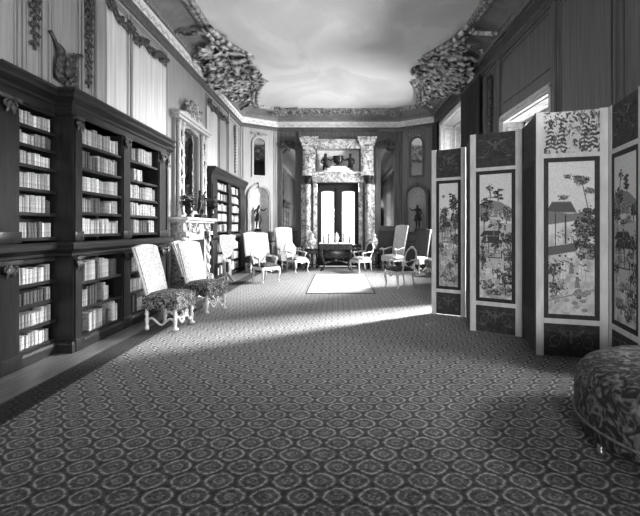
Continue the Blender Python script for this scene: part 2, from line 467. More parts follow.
# canted walls with arched niches
NU = .375; NZ0 = 1.36; NZS = 2.68
def canted(side):
    A = Vector((-XW, YC, 0)) if side < 0 else Vector((XE, YE, 0)); B = Vector((-XE, YE, 0)) if side < 0 else Vector((XW, YC, 0))
    U = (B - A).normalized(); L = (B - A).length; N = Vector((U.y, -U.x, 0))      # N points into the room
    C = (A + B) / 2
    mb = MB(); h = L / 2; n = 14
    def q(pts): mb.add([C + U * u + Vector((0, 0, z)) for u, z in pts], [tuple(range(len(pts)))])
    q([(-h, 0), (h, 0), (h, NZ0), (-h, NZ0)])
    q([(-h, NZ0), (-NU, NZ0), (-NU, NZS), (-h, NZS)]); q([(NU, NZ0), (h, NZ0), (h, NZS), (NU, NZS)])
    arc = [(NU * math.cos(PI * i / n), NZS + NU * math.sin(PI * i / n)) for i in range(n + 1)]
    for i in range(n):
        (u1, z1), (u2, z2) = arc[i], arc[i + 1]
        e1 = h * (1 - 2 * i / n); e2 = h * (1 - 2 * (i + 1) / n)
        q([(u1, z1), (e1, 3.4 if 0 < i < n else NZS), (e2, 3.4 if i + 1 < n else NZS), (u2, z2)]) if 0 < i < n - 1 else q([(u1, z1), (h if i == 0 else e1, NZS if i == 0 else 3.4), (h, 3.4) if i == 0 else (-h, 3.4), (e2, 3.4) if i == 0 else (-h, NZS), (u2, z2)])
    q([(-h, 3.4), (h, 3.4), (h, ZC), (-h, ZC)])
    # thickness behind so no light leaks in
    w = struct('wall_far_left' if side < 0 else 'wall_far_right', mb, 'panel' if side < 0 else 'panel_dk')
    nb = MB(); rows = []
    for i in range(19):   # niche: ribbed half cylinder and shell dome
        a = PI * i / 18; rr = NU
        rows.append([C + U * (rr * math.cos(a)) - N * (.85 * rr * math.sin(a)) + Vector((0, 0, z)) for z in (NZ0, NZ0 + .5, NZS)])
    nb.grid(rows)
    dome = []
    for j in range(9):
        e = (PI / 2) * j / 8; row = []
        for i in range(37):
            a = PI * i / 36; rib = 1 - .10 * abs(math.sin(a * 6)) * math.cos(e * .8)
            rr = NU * math.cos(e) * (rib if 0 < i < 36 else 1)
            row.append(C + U * (rr * math.cos(a)) - N * (.85 * rr * math.sin(a)) + Vector((0, 0, NZS + NU * math.sin(e))))
        dome.append(row)
    nb.grid(dome)
    flo = [C + U * (NU * math.cos(PI * i / 18)) - N * (.85 * NU * math.sin(PI * i / 18)) + Vector((0, 0, NZ0)) for i in range(19)]
    nb.add(flo, [tuple(range(19))])
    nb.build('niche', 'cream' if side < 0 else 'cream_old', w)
    tr = MB()   # moulded arch, imposts, sill, dado
    for (r0, r1, d) in ((NU, NU + .05, .05), (NU + .05, NU + .10, .08), (NU + .10, NU + .125, .04)):
        tr.ringprism(arch_pts(r1, NZ0, NZS), arch_pts(r0, NZ0, NZS), C, U, (0, 0, 1), N * d)
    tr.prism([(-.55, 1.24), (.55, 1.24), (.55, 1.36), (-.55, 1.36)], C, U, (0, 0, 1), N * .1)
    for sg in (-1, 1): tr.prism([(sg * .385 - .06, NZS - .07), (sg * .385 + .06, NZS - .07), (sg * .385 + .06, NZS), (sg * .385 - .06, NZS)], C + U * sg * .06, U, (0, 0, 1), N * .11)
    tr.prism([(-.05, NZS + NU - .02), (.05, NZS + NU - .02), (.07, NZS + NU + .15), (-.07, NZS + NU + .15)], C, U, (0, 0, 1), N * .12)
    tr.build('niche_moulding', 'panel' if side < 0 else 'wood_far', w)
    dd = MB(); dd.prism([(-h, 0), (h, 0), (h, .18), (-h, .18)], C, U, (0, 0, 1), N * .05)
    dd.prism([(-h, .95), (h, .95), (h, 1.02), (-h, 1.02)], C, U, (0, 0, 1), N * .05)
    dd.prism([(-.5, .27), (.5, .27), (.5, .86), (-.5, .86)], C, U, (0, 0, 1), N * .02)
    dd.build('dado', 'wood_far', w)
    fr = MB()
    for sg in (-1, 1):   # tall side fillets of the corner panel
        fr.prism([(sg * .62 - .02, 1.05), (sg * .62 + .02, 1.05), (sg * .62 + .02, 5.25), (sg * .62 - .02, 5.25)], C, U, (0, 0, 1), N * .03)
        fr.prism([(sg * .71 - .025, 1.05), (sg * .71 + .025, 1.05), (sg * .71 + .025, 5.25), (sg * .71 - .025, 5.25)], C, U, (0, 0, 1), N * .04)
    fr.prism([(-.62, 5.21), (.62, 5.21), (.62, 5.25), (-.62, 5.25)], C, U, (0, 0, 1), N * .03)
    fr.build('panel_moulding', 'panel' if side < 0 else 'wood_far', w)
    # arched mirror above the niche
    nm = 'left' if side < 0 else 'right'
    t = thing('arched_mirror', 'small arched wall mirror above the %s corner niche, moulded wooden frame' % nm, 'mirror', C + Vector((0, 0, 3.42)) + N * .0, math.atan2(U.y, U.x), 'arched mirrors over the corner niches')
    ou = arch_pts(.30, 0, 1.25, 12); inn = arch_pts(.225, .07, 1.25, 12)
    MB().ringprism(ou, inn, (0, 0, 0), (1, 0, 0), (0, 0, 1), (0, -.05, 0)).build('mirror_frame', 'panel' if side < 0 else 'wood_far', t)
    MB().prism(inn, (0, -.004, 0), (1, 0, 0), (0, 0, 1), (0, -.01, 0)).build('mirror_glass', 'mirror', t)
    orn = MB(); f2 = Frame(orn, (0, -.05, 1.62), (1, 0, 0), (0, 0, 1), (0, -1, 0))
    for sg in (-1, 1):
        f2.scroll(sg * .12, 0, .09, 1.3, 0 if sg < 0 else PI, sg, .014); f2.leaf(sg * .2, -.02, .3 if sg > 0 else PI - .3, .16, .03)
    f2.boss(0, .02, .045)
    orn.build('carved_crest', 'carve', t)
    return C, U, N
CL = canted(-1); CR = canted(1)
# back-up shells behind the niches (outer masonry)
mb = MB()
for sx in (-1, 1):
    mb.prism([(sx * 4.1, 14.9), (sx * 4.1, 16.5), (sx * 2.2, 16.5), (sx * 2.2, 16.3), (sx * 3.8, 16.3), (sx * 3.8, 14.9)], (0, 0, 0), (1, 0, 0), (0, 1, 0), (0, 0, ZC))
struct('wall_outer', mb, 'wood_far')

# cornice, frieze, cove, ceiling frame
struct('trim_1', MB().sweep([(0, 5.24), (.03, 5.24), (.05, 5.27), (.05, 5.31), (.09, 5.34), (.09, 5.38), (0, 5.38)], ROOM, True), 'wood_far')
struct('trim_2', MB().sweep([(0, 5.38), (.07, 5.38), (.075, 5.57), (.09, 5.585), (.09, 5.60), (0, 5.60)], [ROOM[2], ROOM[3], ROOM[4], ROOM[5], ROOM[0]]), 'frieze')
struct('trim_12', MB().sweep([(0, 5.38), (.07, 5.38), (.075, 5.57), (.09, 5.585), (.09, 5.60), (0, 5.60)], [ROOM[1], ROOM[2]]), 'wood_far')  # right run coloured darker than the rest to stand for its shade
cov = [(0, 5.60), (.12, 5.60), (.15, 5.64), (.19, 5.66), (.19, 5.70)] + [(.19 + .50 * (i / 8), 5.70 + .15 * math.sin(PI / 2 * i / 8)) for i in range(1, 9)] + [(.69, 5.9), (0, 5.9)]
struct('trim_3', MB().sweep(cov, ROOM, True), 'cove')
struct('trim_4', MB().sweep([(.64, 5.9), (.64, 5.83), (.67, 5.80), (.71, 5.80), (.73, 5.83), (.76, 5.83), (.78, 5.80), (.81, 5.81), (.84, 5.9)], ROOM, True), 'carve')
# dentils and running ornament on the frieze
mb = MB()
def along(a, b_, step):
    a = Vector(a); b_ = Vector(b_); L = (b_ - a).length; n = int(L / step); d = (b_ - a) / L
    for i in range(n): yield a + d * (step * (i + .5)), d
for a, b_ in ((ROOM[5], ROOM[0]), (ROOM[1], ROOM[2]), (ROOM[2], ROOM[3]), (ROOM[3], ROOM[4]), (ROOM[4], ROOM[5])):
    for p, d in along((a[0], a[1], 0), (b_[0], b_[1], 0), .10):
        if p.y < 3: continue
        n = Vector((-d.y, d.x, 0))
        mb.prism([(-.028, 5.60), (.028, 5.60), (.028, 5.645), (-.028, 5.645)], p, d, (0, 0, 1), n * .15)
struct('trim_5', mb, 'panel')
mb = MB()
for a, b_ in ((ROOM[5], ROOM[0]), (ROOM[1], ROOM[2]), (ROOM[2], ROOM[3]), (ROOM[3], ROOM[4]), (ROOM[4], ROOM[5])):
    for k, (p, d) in enumerate(along((a[0], a[1], 0), (b_[0], b_[1], 0), .30)):
        if p.y < 3.5 or (a[0] == XW and b_[0] == XW): continue
        n = Vector((-d.y, d.x, 0)); fr = Frame(mb, p + n * .074, d, (0, 0, 1), n)
        fr.curve([(-.15 + .3 * i / 10, 5.475 + .05 * math.sin(2 * PI * i / 10)) for i in range(11)], .011, .002, 5)
        fr.boss(.075, 5.48, .018); fr.boss(-.075, 5.475, .018)
struct('trim_6', mb, 'panel_orn')
# baseboard and dado on the left, chair rail right
struct('baseboard_left', MB().box(-XW, -XW + .03, YN, YC, 0, .2), 'wood')
mb = MB(); y = YN
for (a, b_, z0, z1) in WIN:
    mb.box(XW - .03, XW, y, a - .14, 0, .25).box(XW - .04, XW, y, a - .14, .95, 1.02); y = b_ + .14
mb.box(XW - .03, XW, y, YC, 0, .25).box(XW - .04, XW, y, YC, .95, 1.02)
struct('baseboard_right', mb, 'wood_far')
struct('baseboard_far', MB().box(-XE, -1.62, YE - .03, YE, 0, .25).box(1.62, XE, YE - .03, YE, 0, .25), 'wood_far')

# wall panelling: mouldings and panels paled for window light
def wall_frame(mb, x, sg, y0, y1, z0, z1, t=.035, d=.025):
    o = [(y0, z0), (y1, z0), (y1, z1), (y0, z1)]; i = [(y0 + t, z0 + t), (y1 - t, z0 + t), (y1 - t, z1 - t), (y0 + t, z1 - t)]
    mb.ringprism(o, i, (x, 0, 0), (0, 1, 0), (0, 0, 1), (sg * d, 0, 0))
mb = MB()
for y0, y1 in ((3.3, 4.62), (4.66, 5.0), (5.08, 5.70), (5.74, 6.0), (6.28, 7.02), (7.10, 8.62), (11.15, 12.3), (12.4, 13.3), (13.5, 14.9)):
    wall_frame(mb, -XW, 1, y0, y1, 1.1, 5.18)
    wall_frame(mb, -XW, 1, y0 + .06, y1 - .06, 1.16, 5.12, .015, .015)
mb.box(-XW, -XW + .06, 6.03, 6.25, 0, 5.24, .012)
mb.box(-XW, -XW + .05, 13.33, 13.47, 0, 5.24)
struct('trim_7', mb, 'panel')
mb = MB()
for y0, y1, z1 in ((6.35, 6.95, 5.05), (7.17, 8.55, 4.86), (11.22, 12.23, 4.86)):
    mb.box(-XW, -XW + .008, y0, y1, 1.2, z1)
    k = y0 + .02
    while k < y1 - .1:      # the painted light patch is split into narrow raised strips
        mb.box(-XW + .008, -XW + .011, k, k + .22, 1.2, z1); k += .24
struct('trim_8', mb, 'panel_lit')
mb = MB()
for y0, y1 in ((4.0, 5.2), (5.3, 6.7), (9.2, 9.95)):
    wall_frame(mb, XW, -1, y0, y1, 1.1, 5.18); wall_frame(mb, XW, -1, y0 + .08, y1 - .08, 1.18, 5.10, .02, .015)
for yy in (9.12, 10.02, 6.8): mb.box(XW - .05, XW, yy - .06, yy + .06, 0, 5.24, .01)
wall_frame(mb, XW, -1, 6.9, 9.1, 4.2, 5.18)
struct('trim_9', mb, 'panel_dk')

# ------------------------------------------------------------------ carved wall and ceiling ornament
rng = random.Random(3)
mb = MB(); fr = Frame(mb, (-XW + .02, 5.36, 3.58), (0, 1, 0), (0, 0, 1), (1, 0, 0))
fr.curve([(-.29, .36), (-.22, .30), (-.15, .20), (-.08, .17), (.05, .13), (.16, .13), (.20, .20), (.26, .28), (.34, .31)], .026, .02, 8)
for sg in (-1, 1):
    fr.scroll(sg * .13, -.13, .09, 1.3, PI / 2, -sg, .022, .04); fr.scroll(sg * .12, .05, .08, 1.1, -PI / 2, sg, .02, .04)
    for k in range(5): fr.leaf(sg * .06, -.22 + k * .08, PI / 2 - sg * (.9 - .1 * k), .20, .04, .03, .06)
fr.boss(0, .06, .065, .05); fr.boss(0, -.05, .08, .05); fr.boss(0, -.20, .055, .04)
tag(mb.build('carved_cartouche', 'carve_dk'), 'carved wooden cartouche with scrolls above cornice of near bookcase on left wall', 'carving')
def drop(y, ztop, ln, lab, x=-XW + .02, n=1, m='carve_dk'):
    mb = MB(); fr = Frame(mb, (x, y, ztop), (0, 1, 0), (0, 0, 1), (n, 0, 0)); k = 0; v = 0
    fr.curve([(.015 * math.sin(q * 2.2), .03 - (ln + .08) * q / 10) for q in range(11)], .014, .012)
    while v < ln:
        s_ = 1 - .6 * v / ln
        fr.leaf(0, -v, -PI / 2 + .7, .17 * s_, .045 * s_, .01, .04); fr.leaf(0, -v, -PI / 2 - .7, .17 * s_, .045 * s_, .01, .04)
        if k % 2 == 0: fr.boss(0, -v - .03, .045 * s_, .02)
        fr.scroll(.05 * (-1) ** k, -v - .05, .06 * s_, 1.1, 0, (-1) ** k, .012, .02)
        v += .11; k += 1
    tag(mb.build('carved_drop', m), lab, 'carving', 'carved foliage drops on the walls')
drop(4.83, 4.7, 1.05, 'carved foliage drop on left wall left of the scrolled cartouche')
drop(5.87, 5.05, 1.5, 'carved foliage drop on left wall right of the scrolled cartouche')
drop(14.2, 5.05, 1.6, 'carved foliage drop on left wall at far end above second bookcase')
drop(9.6, 5.05, 2.2, 'dark carved foliage drop on right wall between the curtain and near window', XW - .02, -1, 'carve_dk')
def garland(y0, y1, z, lab):
    mb = MB(); n = int((y1 - y0) / .085); fr = Frame(mb, (-XW + .02, 0, z), (0, 1, 0), (0, 0, 1), (1, 0, 0))
    for i in range(n):
        t = i / (n - 1); u = y0 + (y1 - y0) * t; v = -.10 * math.sin(PI * t) + .05 * math.sin(t * 25)
        fr.leaf(u, v, rng.uniform(-.9, .9), .17, .045, .02, .05); fr.leaf(u, v, PI + rng.uniform(-.9, .9), .15, .045, .02, .05)
        if i % 2 == 0: fr.boss(u, v, rng.uniform(.035, .055), .03)
    tag(mb.build('carved_garland', 'carve_dk'), lab, 'carving', 'carved garlands under the left cornice')
garland(6.35, 8.5, 4.98, 'carved leafy garland under left cornice between near bookcase and tall mirror')
garland(11.3, 13.2, 4.98, 'carved leafy garland under left cornice above the second bookcase')

def ceiling_cartouche(side, lab):
    rg = random.Random(11 if side < 0 else 12)
    mb = MB()
    # the ornament follows the cove and spills on to the painted ceiling
    sl = Vector((.5, 0, .17)).normalized()
    U = Vector((0, 1, 0)); V = Vector((-side * sl.x, 0, sl.z)); N = Vector((side * -sl.z * 1.0, 0, -sl.x)).normalized()
    fr = Frame(mb, (side * 3.12, 11.4, 5.74), U, V, N)
    for i in range(125):
        u = rg.gauss(0, .95); v = rg.uniform(-.26, .36 + .38 * math.exp(-(u / .9) ** 2))
        if abs(u) > 2.2: continue
        w = .05 + .20 * math.exp(-(u / 1.1) ** 2) * rg.random()
        k = rg.random(); big = 2.0 * (.5 + .6 * math.exp(-(u / 1.2) ** 2))
        if k < .42: fr.scroll(u, v, rg.uniform(.08, .20) * big, rg.uniform(.8, 1.4), rg.uniform(0, 6.3), rg.choice((-1, 1)), .03 * big, w)
        elif k < .86: fr.leaf(u, v, rg.uniform(0, 6.3), rg.uniform(.18, .38) * big, rg.uniform(.04, .09) * big, w, .07)
        else: fr.boss(u, v, rg.uniform(.05, .10) * big, w)
    # big broken C scrolls framing it
    for sg in (-1, 1):
        for o, r_ in ((0, .065), (-.15, .045)):
            fr.curve([(sg * 2.7, .36 + o), (sg * 2.3, .42 + o), (sg * 1.9, .50 + o), (sg * 1.5, .63 + o), (sg * 1.15, .80 + o), (sg * .9, .98 + o)], r_, .10, 8)
        fr.scroll(sg * .85, .92, .15, 1.2, 0 if sg > 0 else PI, -sg, .06, .12)
        fr.curve([(sg * 2.75, -.28), (sg * 2.6, .0), (sg * 2.45, .25), (sg * 2.35, .45)], .05, .06, 8)
        fr.scroll(sg * .62, .62, .20, 1.3, PI / 2, sg, .06, .08)
        fr.scroll(sg * 2.0, .28, .16, 1.3, 0, -sg, .05, .06)
    fr.boss(.0, .62, .17, .12); fr.boss(.1, .3, .20, .12); fr.boss(-.35, .40, .15, .1); fr.boss(.45, .25, .15, .1)
    tag(mb.build('ceiling_cartouche', 'carve_hi'), lab, 'carving', 'carved cartouches on the ceiling cove')
ceiling_cartouche(-1, 'large carved foliage cartouche on left ceiling cove, overlapping the painted sky')
ceiling_cartouche(1, 'large carved foliage cartouche on right ceiling cove, overlapping the painted sky')
mb = MB(); fr = Frame(mb, (0, YE - .70, 5.80), (1, 0, 0), Vector((0, -.5, .17)).normalized(), Vector((0, -.3, -1)).normalized()); rg = random.Random(5)
for i in range(110):
    u = rg.uniform(-2.2, 2.2); v = rg.uniform(-.10, .16)
    if rg.random() < .5: fr.scroll(u, v, rg.uniform(.05, .11), 1.1, rg.uniform(0, 6), rg.choice((-1, 1)), .022, .03)
    else: fr.leaf(u, v, rg.uniform(0, 6), .24, .05, .03, .05)
for sx in (-2.15, 2.15):
    for i in range(26):
        fr.scroll(sx + rg.uniform(-.25, .25), rg.uniform(-.12, .25), rg.uniform(.06, .13), 1.1, rg.uniform(0, 6), rg.choice((-1, 1)), .026, .05)
tag(mb.build('ceiling_border_carving', 'carve'), 'carved foliage border along far edge of the painted ceiling', 'carving')

# ------------------------------------------------------------------ far doorway in marble
mb = MB()
t = thing('marble_doorway', 'veined marble door surround with columns and overdoor recess at far end', 'doorway', (0, YE, 0))
for sg in (-1, 1):
    m = MB()
    m.box(min(sg * 1.04, sg * 1.42), max(sg * 1.04, sg * 1.42), -.16, -.002, .0, 3.17)
    m.build('marble_jamb', 'marble', t)
    MB().box(min(sg * .805, sg * .945), max(sg * .805, sg * .945), -.10, .33, 0, DZ - .005).build('door_lining', 'marble', t)
    m = MB(); m.lathe([(.15, 0), (.15, .06), (.13, .08), (.14, .11), (.11, .14), (.115, 1.2), (.105, 2.3), (.092, 3.02), (.11, 3.05), (.10, 3.08), (.12, 3.17)], sg * 1.16, -.30, .0, 18)
    m.build('marble_column', 'marble', t)
    m = MB(); m.lathe([(.08, 3.17), (.11, 3.22), (.14, 3.32), (.18, 3.42), (.20, 3.48)], sg * 1.16, -.28, 0, 16)
    fr = Frame(m, (sg * 1.16, -.45, 3.30), (1, 0, 0), (0, 0, 1), (0, -1, 0))
    for q in (-1, 1): fr.scroll(q * .11, .08, .06, 1.2, PI / 2, -q, .016, .0)
    m.build('dark_capital', 'bronze', t)
    m = MB(); a, b_ = sorted((sg * .84, sg * 1.37)); m.box(a, b_, -.40, -.002, 3.48, 3.60, .01).box(a + .03, b_ - .03, -.34, -.002, 3.60, 4.62, .01).box(a + .10, b_ - .10, -.37, -.34, 3.68, 4.5, .008)
    m.build('upper_pilaster', 'marble', t)
    m = MB(); a, b_ = sorted((sg * .82, sg * 1.39))
    for k, (z0, z1, e) in enumerate(((4.62, 4.70, .0), (4.70, 4.78, .02), (4.78, 4.88, .05), (4.88, 4.95, .08))): m.box(a - e, b_ + e, -.40 - e, -.002, z0, z1)
    m.build('upper_cornice', 'marble', t)
m = MB().box(-.86, .86, -.30, -.002, 4.53, 4.62).box(-.86, .86, -.27, -.002, 4.62, 4.82).box(-.86, .86, -.32, -.002, 4.82, 4.88); m.build('marble_lintel', 'marble', t)
m = MB().box(-.97, .97, -.30, .345, 3.24, 3.30).box(-.97, .97, -.27, -.002, 3.30, 3.54).box(-1.0, 1.0, -.34, -.002, 3.54, 3.64); m.build('overdoor_frieze', 'marble', t)
m = MB().box(-.815, .815, .10, .345, 3.645, 4.525); m.build('recess_back', 'cream', t)  # pale colour stands for the light inside the recess
m = MB().box(-.55, .55, -.30, .095, 3.642, 3.70, .01).box(-.42, .42, -.28, .09, 3.70, 3.79, .01).box(-.30, .30, -.26, .08, 3.79, 3.87, .01); m.build('stepped_plinth', 'marble_w', t)
# bronze urn and two figures standing on the overdoor
b = thing('bronze_urn', 'dark bronze urn on stepped marble plinth above the far doorway', 'urn', (0, YE - .10, 3.872))
MB().box(-.16, .16, -.12, .12, 0, .06, .01).build('foot', 'bronze', b)
MB().lathe([(.10, .06), (.07, .09), (.11, .12), (.17, .17), (.18, .28), (.165, .32), (.20, .36), (.22, .39), (.19, .40)], 0, 0, 0, 18, 1, .75).build('bowl', 'bronze', b)
def putto(x, sg, lab):
    o = skin_obj('bronze_figure', [(0, 0, .20, .075), (0, 0, .30, .07), (0, 0, .40, .085), (0, 0, .47, .035), (.0, 0, .55, .07), (0, 0, .62, .05),
        (sg * .10, 0, .41, .035), (sg * .20, -.02, .36, .028), (sg * .28, -.03, .44, .022), (-sg * .10, 0, .41, .035), (-sg * .14, -.03, .30, .028), (-sg * .08, -.06, .22, .022),
        (.055, -.02, .16, .05), (.07, -.08, .08, .035), (.07, -.05, .015, .03), (-.055, 0, .16, .05), (-.07, .03, .08, .035), (-.07, .0, .015, .03)],
        [(0, 1), (1, 2), (2, 3), (3, 4), (4, 5), (2, 6), (6, 7), (7, 8), (2, 9), (9, 10), (10, 11), (0, 12), (12, 13), (13, 14), (0, 15), (15, 16), (16, 17)], 'bronze')
    o.location = (x, YE - .12, 3.702); o.scale = (1.1, 1.1, 1.1)
    tag(o, lab, 'statuette', 'bronze cherub figures beside the urn')
    return o
a = putto(-.48, 1, 'small dark bronze cherub left of the urn above the doorway'); a.location.z = 3.70
a = putto(.48, -1, 'small dark bronze cherub right of the urn above the doorway'); a.location.z = 3.70
# glazed double doors
d = struct('door_1', MB().box(-.80, -.72, .10, .22, 0, 3.2).box(.72, .80, .10, .22, 0, 3.2).box(-.80, .80, .10, .22, 3.06, 3.24), 'wood_in'); d.location = (0, YE, 0)
for sg in (-1, 1):
    x0, x1 = (.0, .72); f = lambda q: sg * q
    inner = [(p + sg * .045, q) for p, q in arch_pts(.25, .75, 2.90, 10, .05)]
    outer = [(-.36, .02)] + [(-.36, .02 + 3.04 * 1)] + [(-.36 + .72 * i / 10, 3.06) for i in range(0, 10)] + [(.36, 3.06), (.36, .02)]
    outer = outer[:1] + [(-.36 + .72 * i / 10, 3.06) for i in range(11)] + [(.36, .02)]
    m = MB().ringprism(outer, inner, (sg * .36, .13, 0), (1, 0, 0), (0, 0, 1), (0, .05, 0))
    m.prism([(-.24, .15), (.24, .15), (.24, .62), (-.24, .62)], (sg * .36, .115, 0), (1, 0, 0), (0, 0, 1), (0, .015, 0))
    m.box(sg * .03 - .028, sg * .03 + .028, .09, .13, .02, 3.06)
    lf = m.build('door_leaf', 'wood_in', d)
    MB().prism(inner, (sg * .36, .15, 0), (1, 0, 0), (0, 0, 1), (0, .006, 0)).build('door_pane', 'pane', lf)
    MB().tube([(sg * .07, .09, 1.05), (sg * .07, .05, 1.05), (sg * .16, .05, 1.05)], .012, 8).build('door_handle', 'silver', lf)
struct('floor_terrace', MB().box(-6, 6, YE + .6, YE + 9, -.3, -.05), 'frieze')

# tall mirrors and panels either side
for sg in (-1, 1):
    nm = 'left' if sg < 0 else 'right'
    t = thing('pier_mirror', 'tall narrow pier mirror in dark frame on far wall, %s of the marble doorway' % nm, 'mirror', (sg * 1.90, YE, 1.5), 0, 'tall pier mirrors beside the doorway')
    ou = arch_pts(.34, 0, 3.0, 12, .2); inn = arch_pts(.25, .08, 2.95, 12, .15)
    MB().ringprism(ou, inn, (0, -.002, 0), (1, 0, 0), (0, 0, 1), (0, -.06, 0)).build('mirror_frame', 'wood_far', t)
    o = MB().prism(inn, (0, -.012, 0), (1, 0, 0), (0, 0, 1), (0, -.01, 0)).build('mirror_glass', 'mirror', t)
    m = MB(); fr = Frame(m, (0, -.06, 3.2), (1, 0, 0), (0, 0, 1), (0, -1, 0)); foliage_cluster(fr, .36, .20, random.Random(20 + sg), 34, .018, 1.0)
    fr.boss(0, .05, .08, .02); m.build('carved_crest', 'carve_dk', t)
mb = MB(); dado = MB()
for sg in (-1, 1):
    for x in (1.50, 2.30): mb.box(sg * x - .05, sg * x + .05, YE - .05, YE - .001, 0, 5.24, .01)
    a, b_ = sorted((sg * 1.56, sg * 2.24))
    mb.box(a, b_, YE - .06, YE - .001, 1.40, 1.48); dado.box(a, b_, YE - .02, YE - .001, .25, 1.40)
    for (q0, q1) in ((.1, .34), (.38, .62)):
        fr = Frame(dado, (a + (q0 + q1) / 2, YE - .03, .85), (1, 0, 0), (0, 0, 1), (0, -1, 0))
        fr.mb.ringprism([(-.12, -.42), (.12, -.42), (.12, .42), (-.12, .42)], [(-.095, -.39), (.095, -.39), (.095, .39), (-.095, .39)], (a + (q0 + q1) / 2, YE - .02, .85), (1, 0, 0), (0, 0, 1), (0, -.02, 0))
struct('trim_10', mb, 'wood_far'); struct('trim_11', dado, 'wood')

# ------------------------------------------------------------------ statues in the corner niches
def statue(CUN, lab, seedflip):
    C, U, N = CUN; f = seedflip
    t = thing('niche_statue', lab, 'statue', C - N * .10 + Vector((0, 0, NZ0 + .001)), math.atan2(U.y, U.x), 'dark statues in the corner niches')
    MB().lathe([(.15, 0), (.15, .04), (.12, .06), (.12, .10), (.13, .12)], 0, 0, 0, 16).build('statue_base', 'bronze', t)
    V = [(0, 0, .60, .070), (0, 0, .70, .060), (.01 * f, -.01, .82, .078), (.01 * f, -.01, .89, .036), (.015 * f, -.015, .955, .050), (.015 * f, -.02, 1.02, .044),
         (.10 * f, -.01, .85, .032), (.20 * f, -.04, .80, .027), (.27 * f, -.09, .86, .021), (.30 * f, -.11, .885, .02),
         (-.10 * f, -.01, .85, .032), (-.15 * f, 0, .73, .027), (-.12 * f, -.07, .64, .022), (-.10 * f, -.09, .62, .02),
         (.055, -.01, .55, .055), (.065, -.04, .35, .040), (.06, .01, .16, .026), (.06, -.05, .135, .022),
         (-.05, 0, .55, .055), (-.055, .0, .35, .040), (-.06, .04, .16, .026), (-.075, -.02, .135, .022)]
    E = [(0, 1), (1, 2), (2, 3), (3, 4), (4, 5), (2, 6), (6, 7), (7, 8), (8, 9), (2, 10), (10, 11), (11, 12), (12, 13), (0, 14), (14, 15), (15, 16), (16, 17), (0, 18), (18, 19), (19, 20), (20, 21)]
    bd = skin_obj('statue_body', V, E, 'bronze', t)
    m = MB(); rows = []      # draped kilt with folds
    for j in range(6):
        z = .66 - .05 * j; rows.append([((.085 + .014 * j + .008 * math.sin(k * 1.9)) * math.cos(2 * PI * k / 20), (.075 + .012 * j + .008 * math.sin(k * 1.9)) * math.sin(2 * PI * k / 20), z) for k in range(20)])
    m.grid(rows, True, True); m.build('drapery', 'bronze', t)
    MB().ball((.015 * f, -.066, .99), .012, (.8, 1, 1.4)).build('nose', 'bronze', bd)
statue(CL, 'dark bronze standing statue with outstretched arm in the far left corner niche', 1)
statue(CR, 'dark standing statue with arms forward in the far right corner niche', -1)

# ------------------------------------------------------------------ bookcases
BOOKS = []     # (loc, thickness, height, depth, place, index, tone)
def shelf_books(yc0, yc1, xs, z, hmax, depth, place, rg, gaps=(), tones=None, tmin=.030, tmax=.056):
    y = yc0 + .012; i = 0; tone = None; run = 0
    while True:
        th = rg.uniform(tmin, tmax)
        if run <= 0:
            tone = rg.choices(('pale', 'cream', 'grey', 'dark'), tones or (4, 3, 3, 2))[0]; run = rg.randint(2, 6); hh = rg.uniform(.66, .93) * hmax; th0 = th
        run -= 1
        th = th0 * rg.uniform(.92, 1.08); h = hh * rg.uniform(.97, 1.03)
        if y + th > yc1 - .012: break
        fr = (y - yc0) / (yc1 - yc0)
        if any(a <= fr <= b_ for a, b_ in gaps): y += .03; continue
        i += 1
        BOOKS.append(((xs - rg.uniform(0, .02), y + th / 2, z), th - .005, h, depth, place, i, tone)); y += th

ORD = ['', 'first', 'second', 'third', 'fourth', 'fifth', 'sixth', 'seventh', 'eighth', 'ninth', 'tenth', 'eleventh', 'twelfth']
rgb = random.Random(42)
XF = -3.20; XR = -3.40; XB = -3.585
case = thing('tall_bookcase', 'tall dark wooden breakfront bookcase along the left wall nearest the camera', 'bookcase', (0, 0, 0))
# carcase: backs, uprights, side cheeks
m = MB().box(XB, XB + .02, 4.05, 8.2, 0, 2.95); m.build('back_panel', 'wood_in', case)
UPR = [(XR, 4.05, 4.37), (XF, 4.95, 5.12), (XF, 6.07, 6.30), (XF, 7.29, 7.59), (XR, 8.08, 8.20)]
for k, (xf, a, b_) in enumerate(UPR):
    m = MB().box(XB + .02, xf, a, b_, 0, 2.95)
    # fluted face, base block and cap block
    w = b_ - a
    m.box(xf, xf + .02, a + .02, b_ - .02, .16, 1.02).box(xf, xf + .02, a + .02, b_ - .02, 1.46, 2.68)
    m.box(xf, xf + .04, a - .0, b_, 0, .16, .006).box(xf, xf + .035, a, b_, 1.34, 1.46, .006)
    up = m.build('pilaster', 'wood', case)
    for zc in (1.06, 2.76):
        c = MB()
        fr = Frame(c, (xf + .02, (a + b_) / 2, zc), (0, 1, 0), (0, 0, 1), (1, 0, 0)); q = min(.09, w / 2 - .01)
        c.box(xf, xf + .05, a + .01, b_ - .01, zc + .06, zc + .10)
        for sg in (-1, 1): fr.scroll(sg * q * .5, .01, q * .45, 1.2, PI / 2, -sg, .014, .02); fr.leaf(0, .06, -PI / 2 + sg * .35, .15, .03, .02, .03)
        fr.boss(0, 0, .03, .02)
        c.build('carved_capital', 'carve_dk', up)
PL = [(8.25, XR), (7.62, XR), (7.62, XF), (4.92, XF), (4.92, XR), (4.0, XR)]
PL = [(x, y) for y, x in PL]      # path running toward the camera, the room on its left
PL = PL[::-1] if False else PL
def front_sweep(prof, name, mat):
    # room side must be to the left of the travel direction: travelling toward the camera (-y) the left side is +x
    return MB().sweep(prof, PL).build(name, mat, case)
front_sweep([(-.20, 0), (.03, 0), (.03, .10), (.015, .13), (-.20, .13)], 'plinth', 'wood_h')
